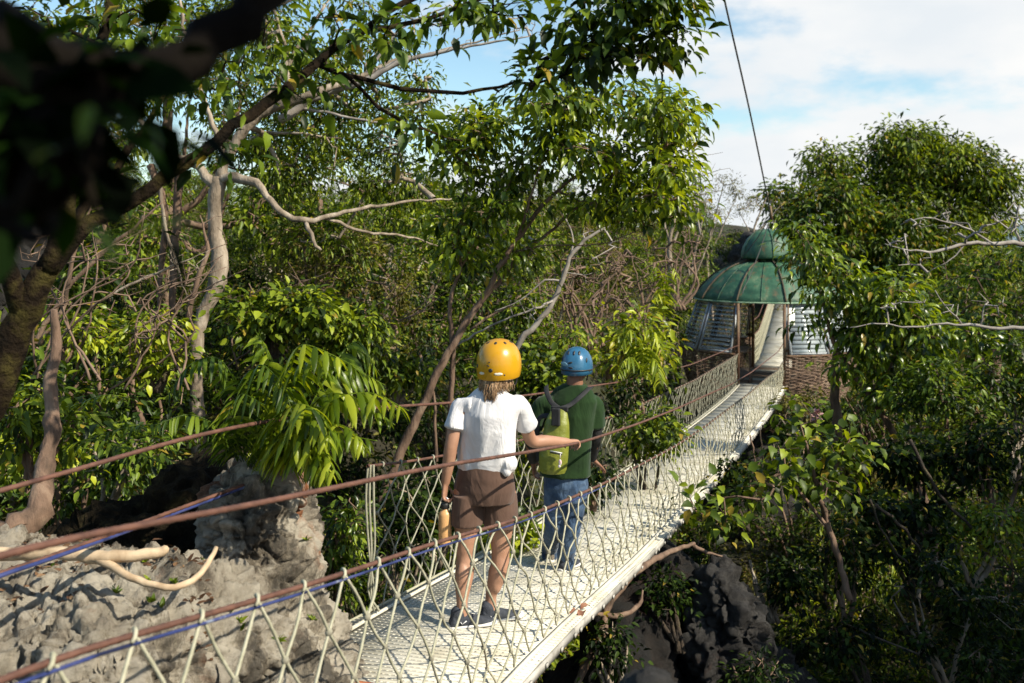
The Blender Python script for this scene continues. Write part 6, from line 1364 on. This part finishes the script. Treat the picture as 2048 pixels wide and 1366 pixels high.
# trees beside and behind the viewpoint, out of the picture: they cast the shade on the near boughs and the right bank
def shade_tree(label, base, blobs, seed, K=14, size=.16):
    rng = np.random.default_rng(seed); e = thing('shade_tree', label, 'tree', base)
    c0 = np.array(blobs[0][0]); b = np.array(base, float)
    lm = [spline(np.array([[*b, .14], [*(b * .5 + c0 * .5 + [.1, 0, 0]), .10], [*c0, .05]]), .2)] + [spline(np.array([[*(b * .5 + c0 * .5 + [.1, 0, 0]), .07], [*np.array(q[0]), .02]]), .2) for q in blobs[1:]]
    pts = blob_points(blobs, rng, .2); mb = MB(); X, par, rad, nl, tips = grow(lm, pts, rng, .004, .04, .4); wood(mb, lm, X, par, rad, nl, rng, 6); obj('trunk', mb, BB, e, smooth=True)
    mc = MB(); foliage(mc, X, par, tips, K, size, rng, .45, 0, .5, .16); obj('crown', mc, LA, e)
shade_tree('leafy tree standing beside the viewpoint and shading the near boughs', (1.6, -1.2, -1.75), [((.9, 1.0, 3.7), (1.0, .8, .8), 110), ((.7, -.5, 1.9), (.7, .6, .7), 80), ((.4, .9, 4.6), (1.2, .9, .7), 70)], 31)
shade_tree('tall tree on the right bank outside the view shading the gorge', (9.5, 4.2, -5.6), [((8.6, 5.6, -.8), (2.0, 2.0, 1.4), 220), ((7.4, 4.6, -1.8), (1.4, 1.3, 1.0), 130), ((10.0, 6.8, .2), (2.0, 1.8, 1.5), 200), ((7.9, 6.6, -1.6), (1.2, 1.4, 1.2), 120), ((8.1, 5.9, .9), (1.6, 1.5, 1.1), 170), ((9.3, 8.0, 1.0), (1.7, 1.5, 1.1), 170)], 32, 18, .24)
shade_tree('second tall tree on the right bank outside the view', (13, 7.0, -5.6), [((10.8, 8.8, .2), (2.0, 2.2, 1.6), 230), ((13.0, 9.0, .8), (1.9, 1.8, 1.4), 180), ((9.8, 9.6, -.6), (1.4, 1.6, 1.2), 120)], 33, 18, .24)

# leaf litter and ground cover
rng = np.random.default_rng(9); n_ = 42000
D_ = 6 + 44 * rng.uniform(0, 1, n_) ** 1.6; X_ = rng.uniform(-.6, .6, n_) * D_ ; Z_ = gz(X_, D_)
mb = MB(); d_ = rng.normal(0, 1, (n_, 3)); d_[:, 2] = np.abs(d_[:, 2]) * .6 + .1
leaves(mb, np.stack([X_, D_, Z_ + rng.uniform(0, .35, n_)], -1), d_, rng.uniform(.06, .16, n_) * (1 + D_ * .02), .4, 0, rng, .8)
tag(obj('ground_cover', mb, LD), kind='stuff')

# litter and moss lying on the pale slab
bpy.context.view_layer.update()
def on_rock(name, n, xr, yr, seed):
    o = bpy.data.objects[name]; rng = np.random.default_rng(seed); out = []
    for _ in range(n * 6):
        q = P(rng.uniform(*xr), 1150, rng.uniform(*yr)); ok, h, no, _f = o.ray_cast(Vector((q[0], q[1], .5)), Vector((0, 0, -1)), distance=4)
        if ok and no.z > .55: out.append(np.array(h))
        if len(out) >= n: break
    return np.array(out)
pt = on_rock('rock_outcrop', 520, (-40, 430), (4.0, 4.85), 5); rng = np.random.default_rng(6)
keep = np.array([mnoise.noise(Vector((p[0] * 2.2, p[1] * 2.2, 3))) > .02 for p in pt]); pt = pt[keep]
d_ = rng.normal(0, 1, (len(pt), 3)); d_[:, 2] = rng.uniform(-.1, .35, len(pt)); mb = MB(); leaves(mb, pt + [0, 0, .006], d_, rng.uniform(.02, .05, len(pt)), .5, 1, rng, .5, -.08, .06)
tag(obj('leaf_litter', mb, leafmat('litter_brown', (0.03, 0.016, 0.008), (0.11, 0.055, 0.028), (0.28, 0.17, 0.09), rough=.8, trans=.1)), kind='stuff')
pt = on_rock('rock_outcrop', 26, (20, 640), (3.9, 5.3), 8); mb = MB()
for p in pt:
    k = 10; dd = rng.normal(0, 1, (k, 3)); dd[:, 2] = np.abs(dd[:, 2]) + .4; leaves(mb, np.repeat(p[None], k, 0), dd, rng.uniform(.02, .05, k), .4, 1, rng, .5)
tag(obj('rock_moss_tufts', mb, LB), kind='stuff')
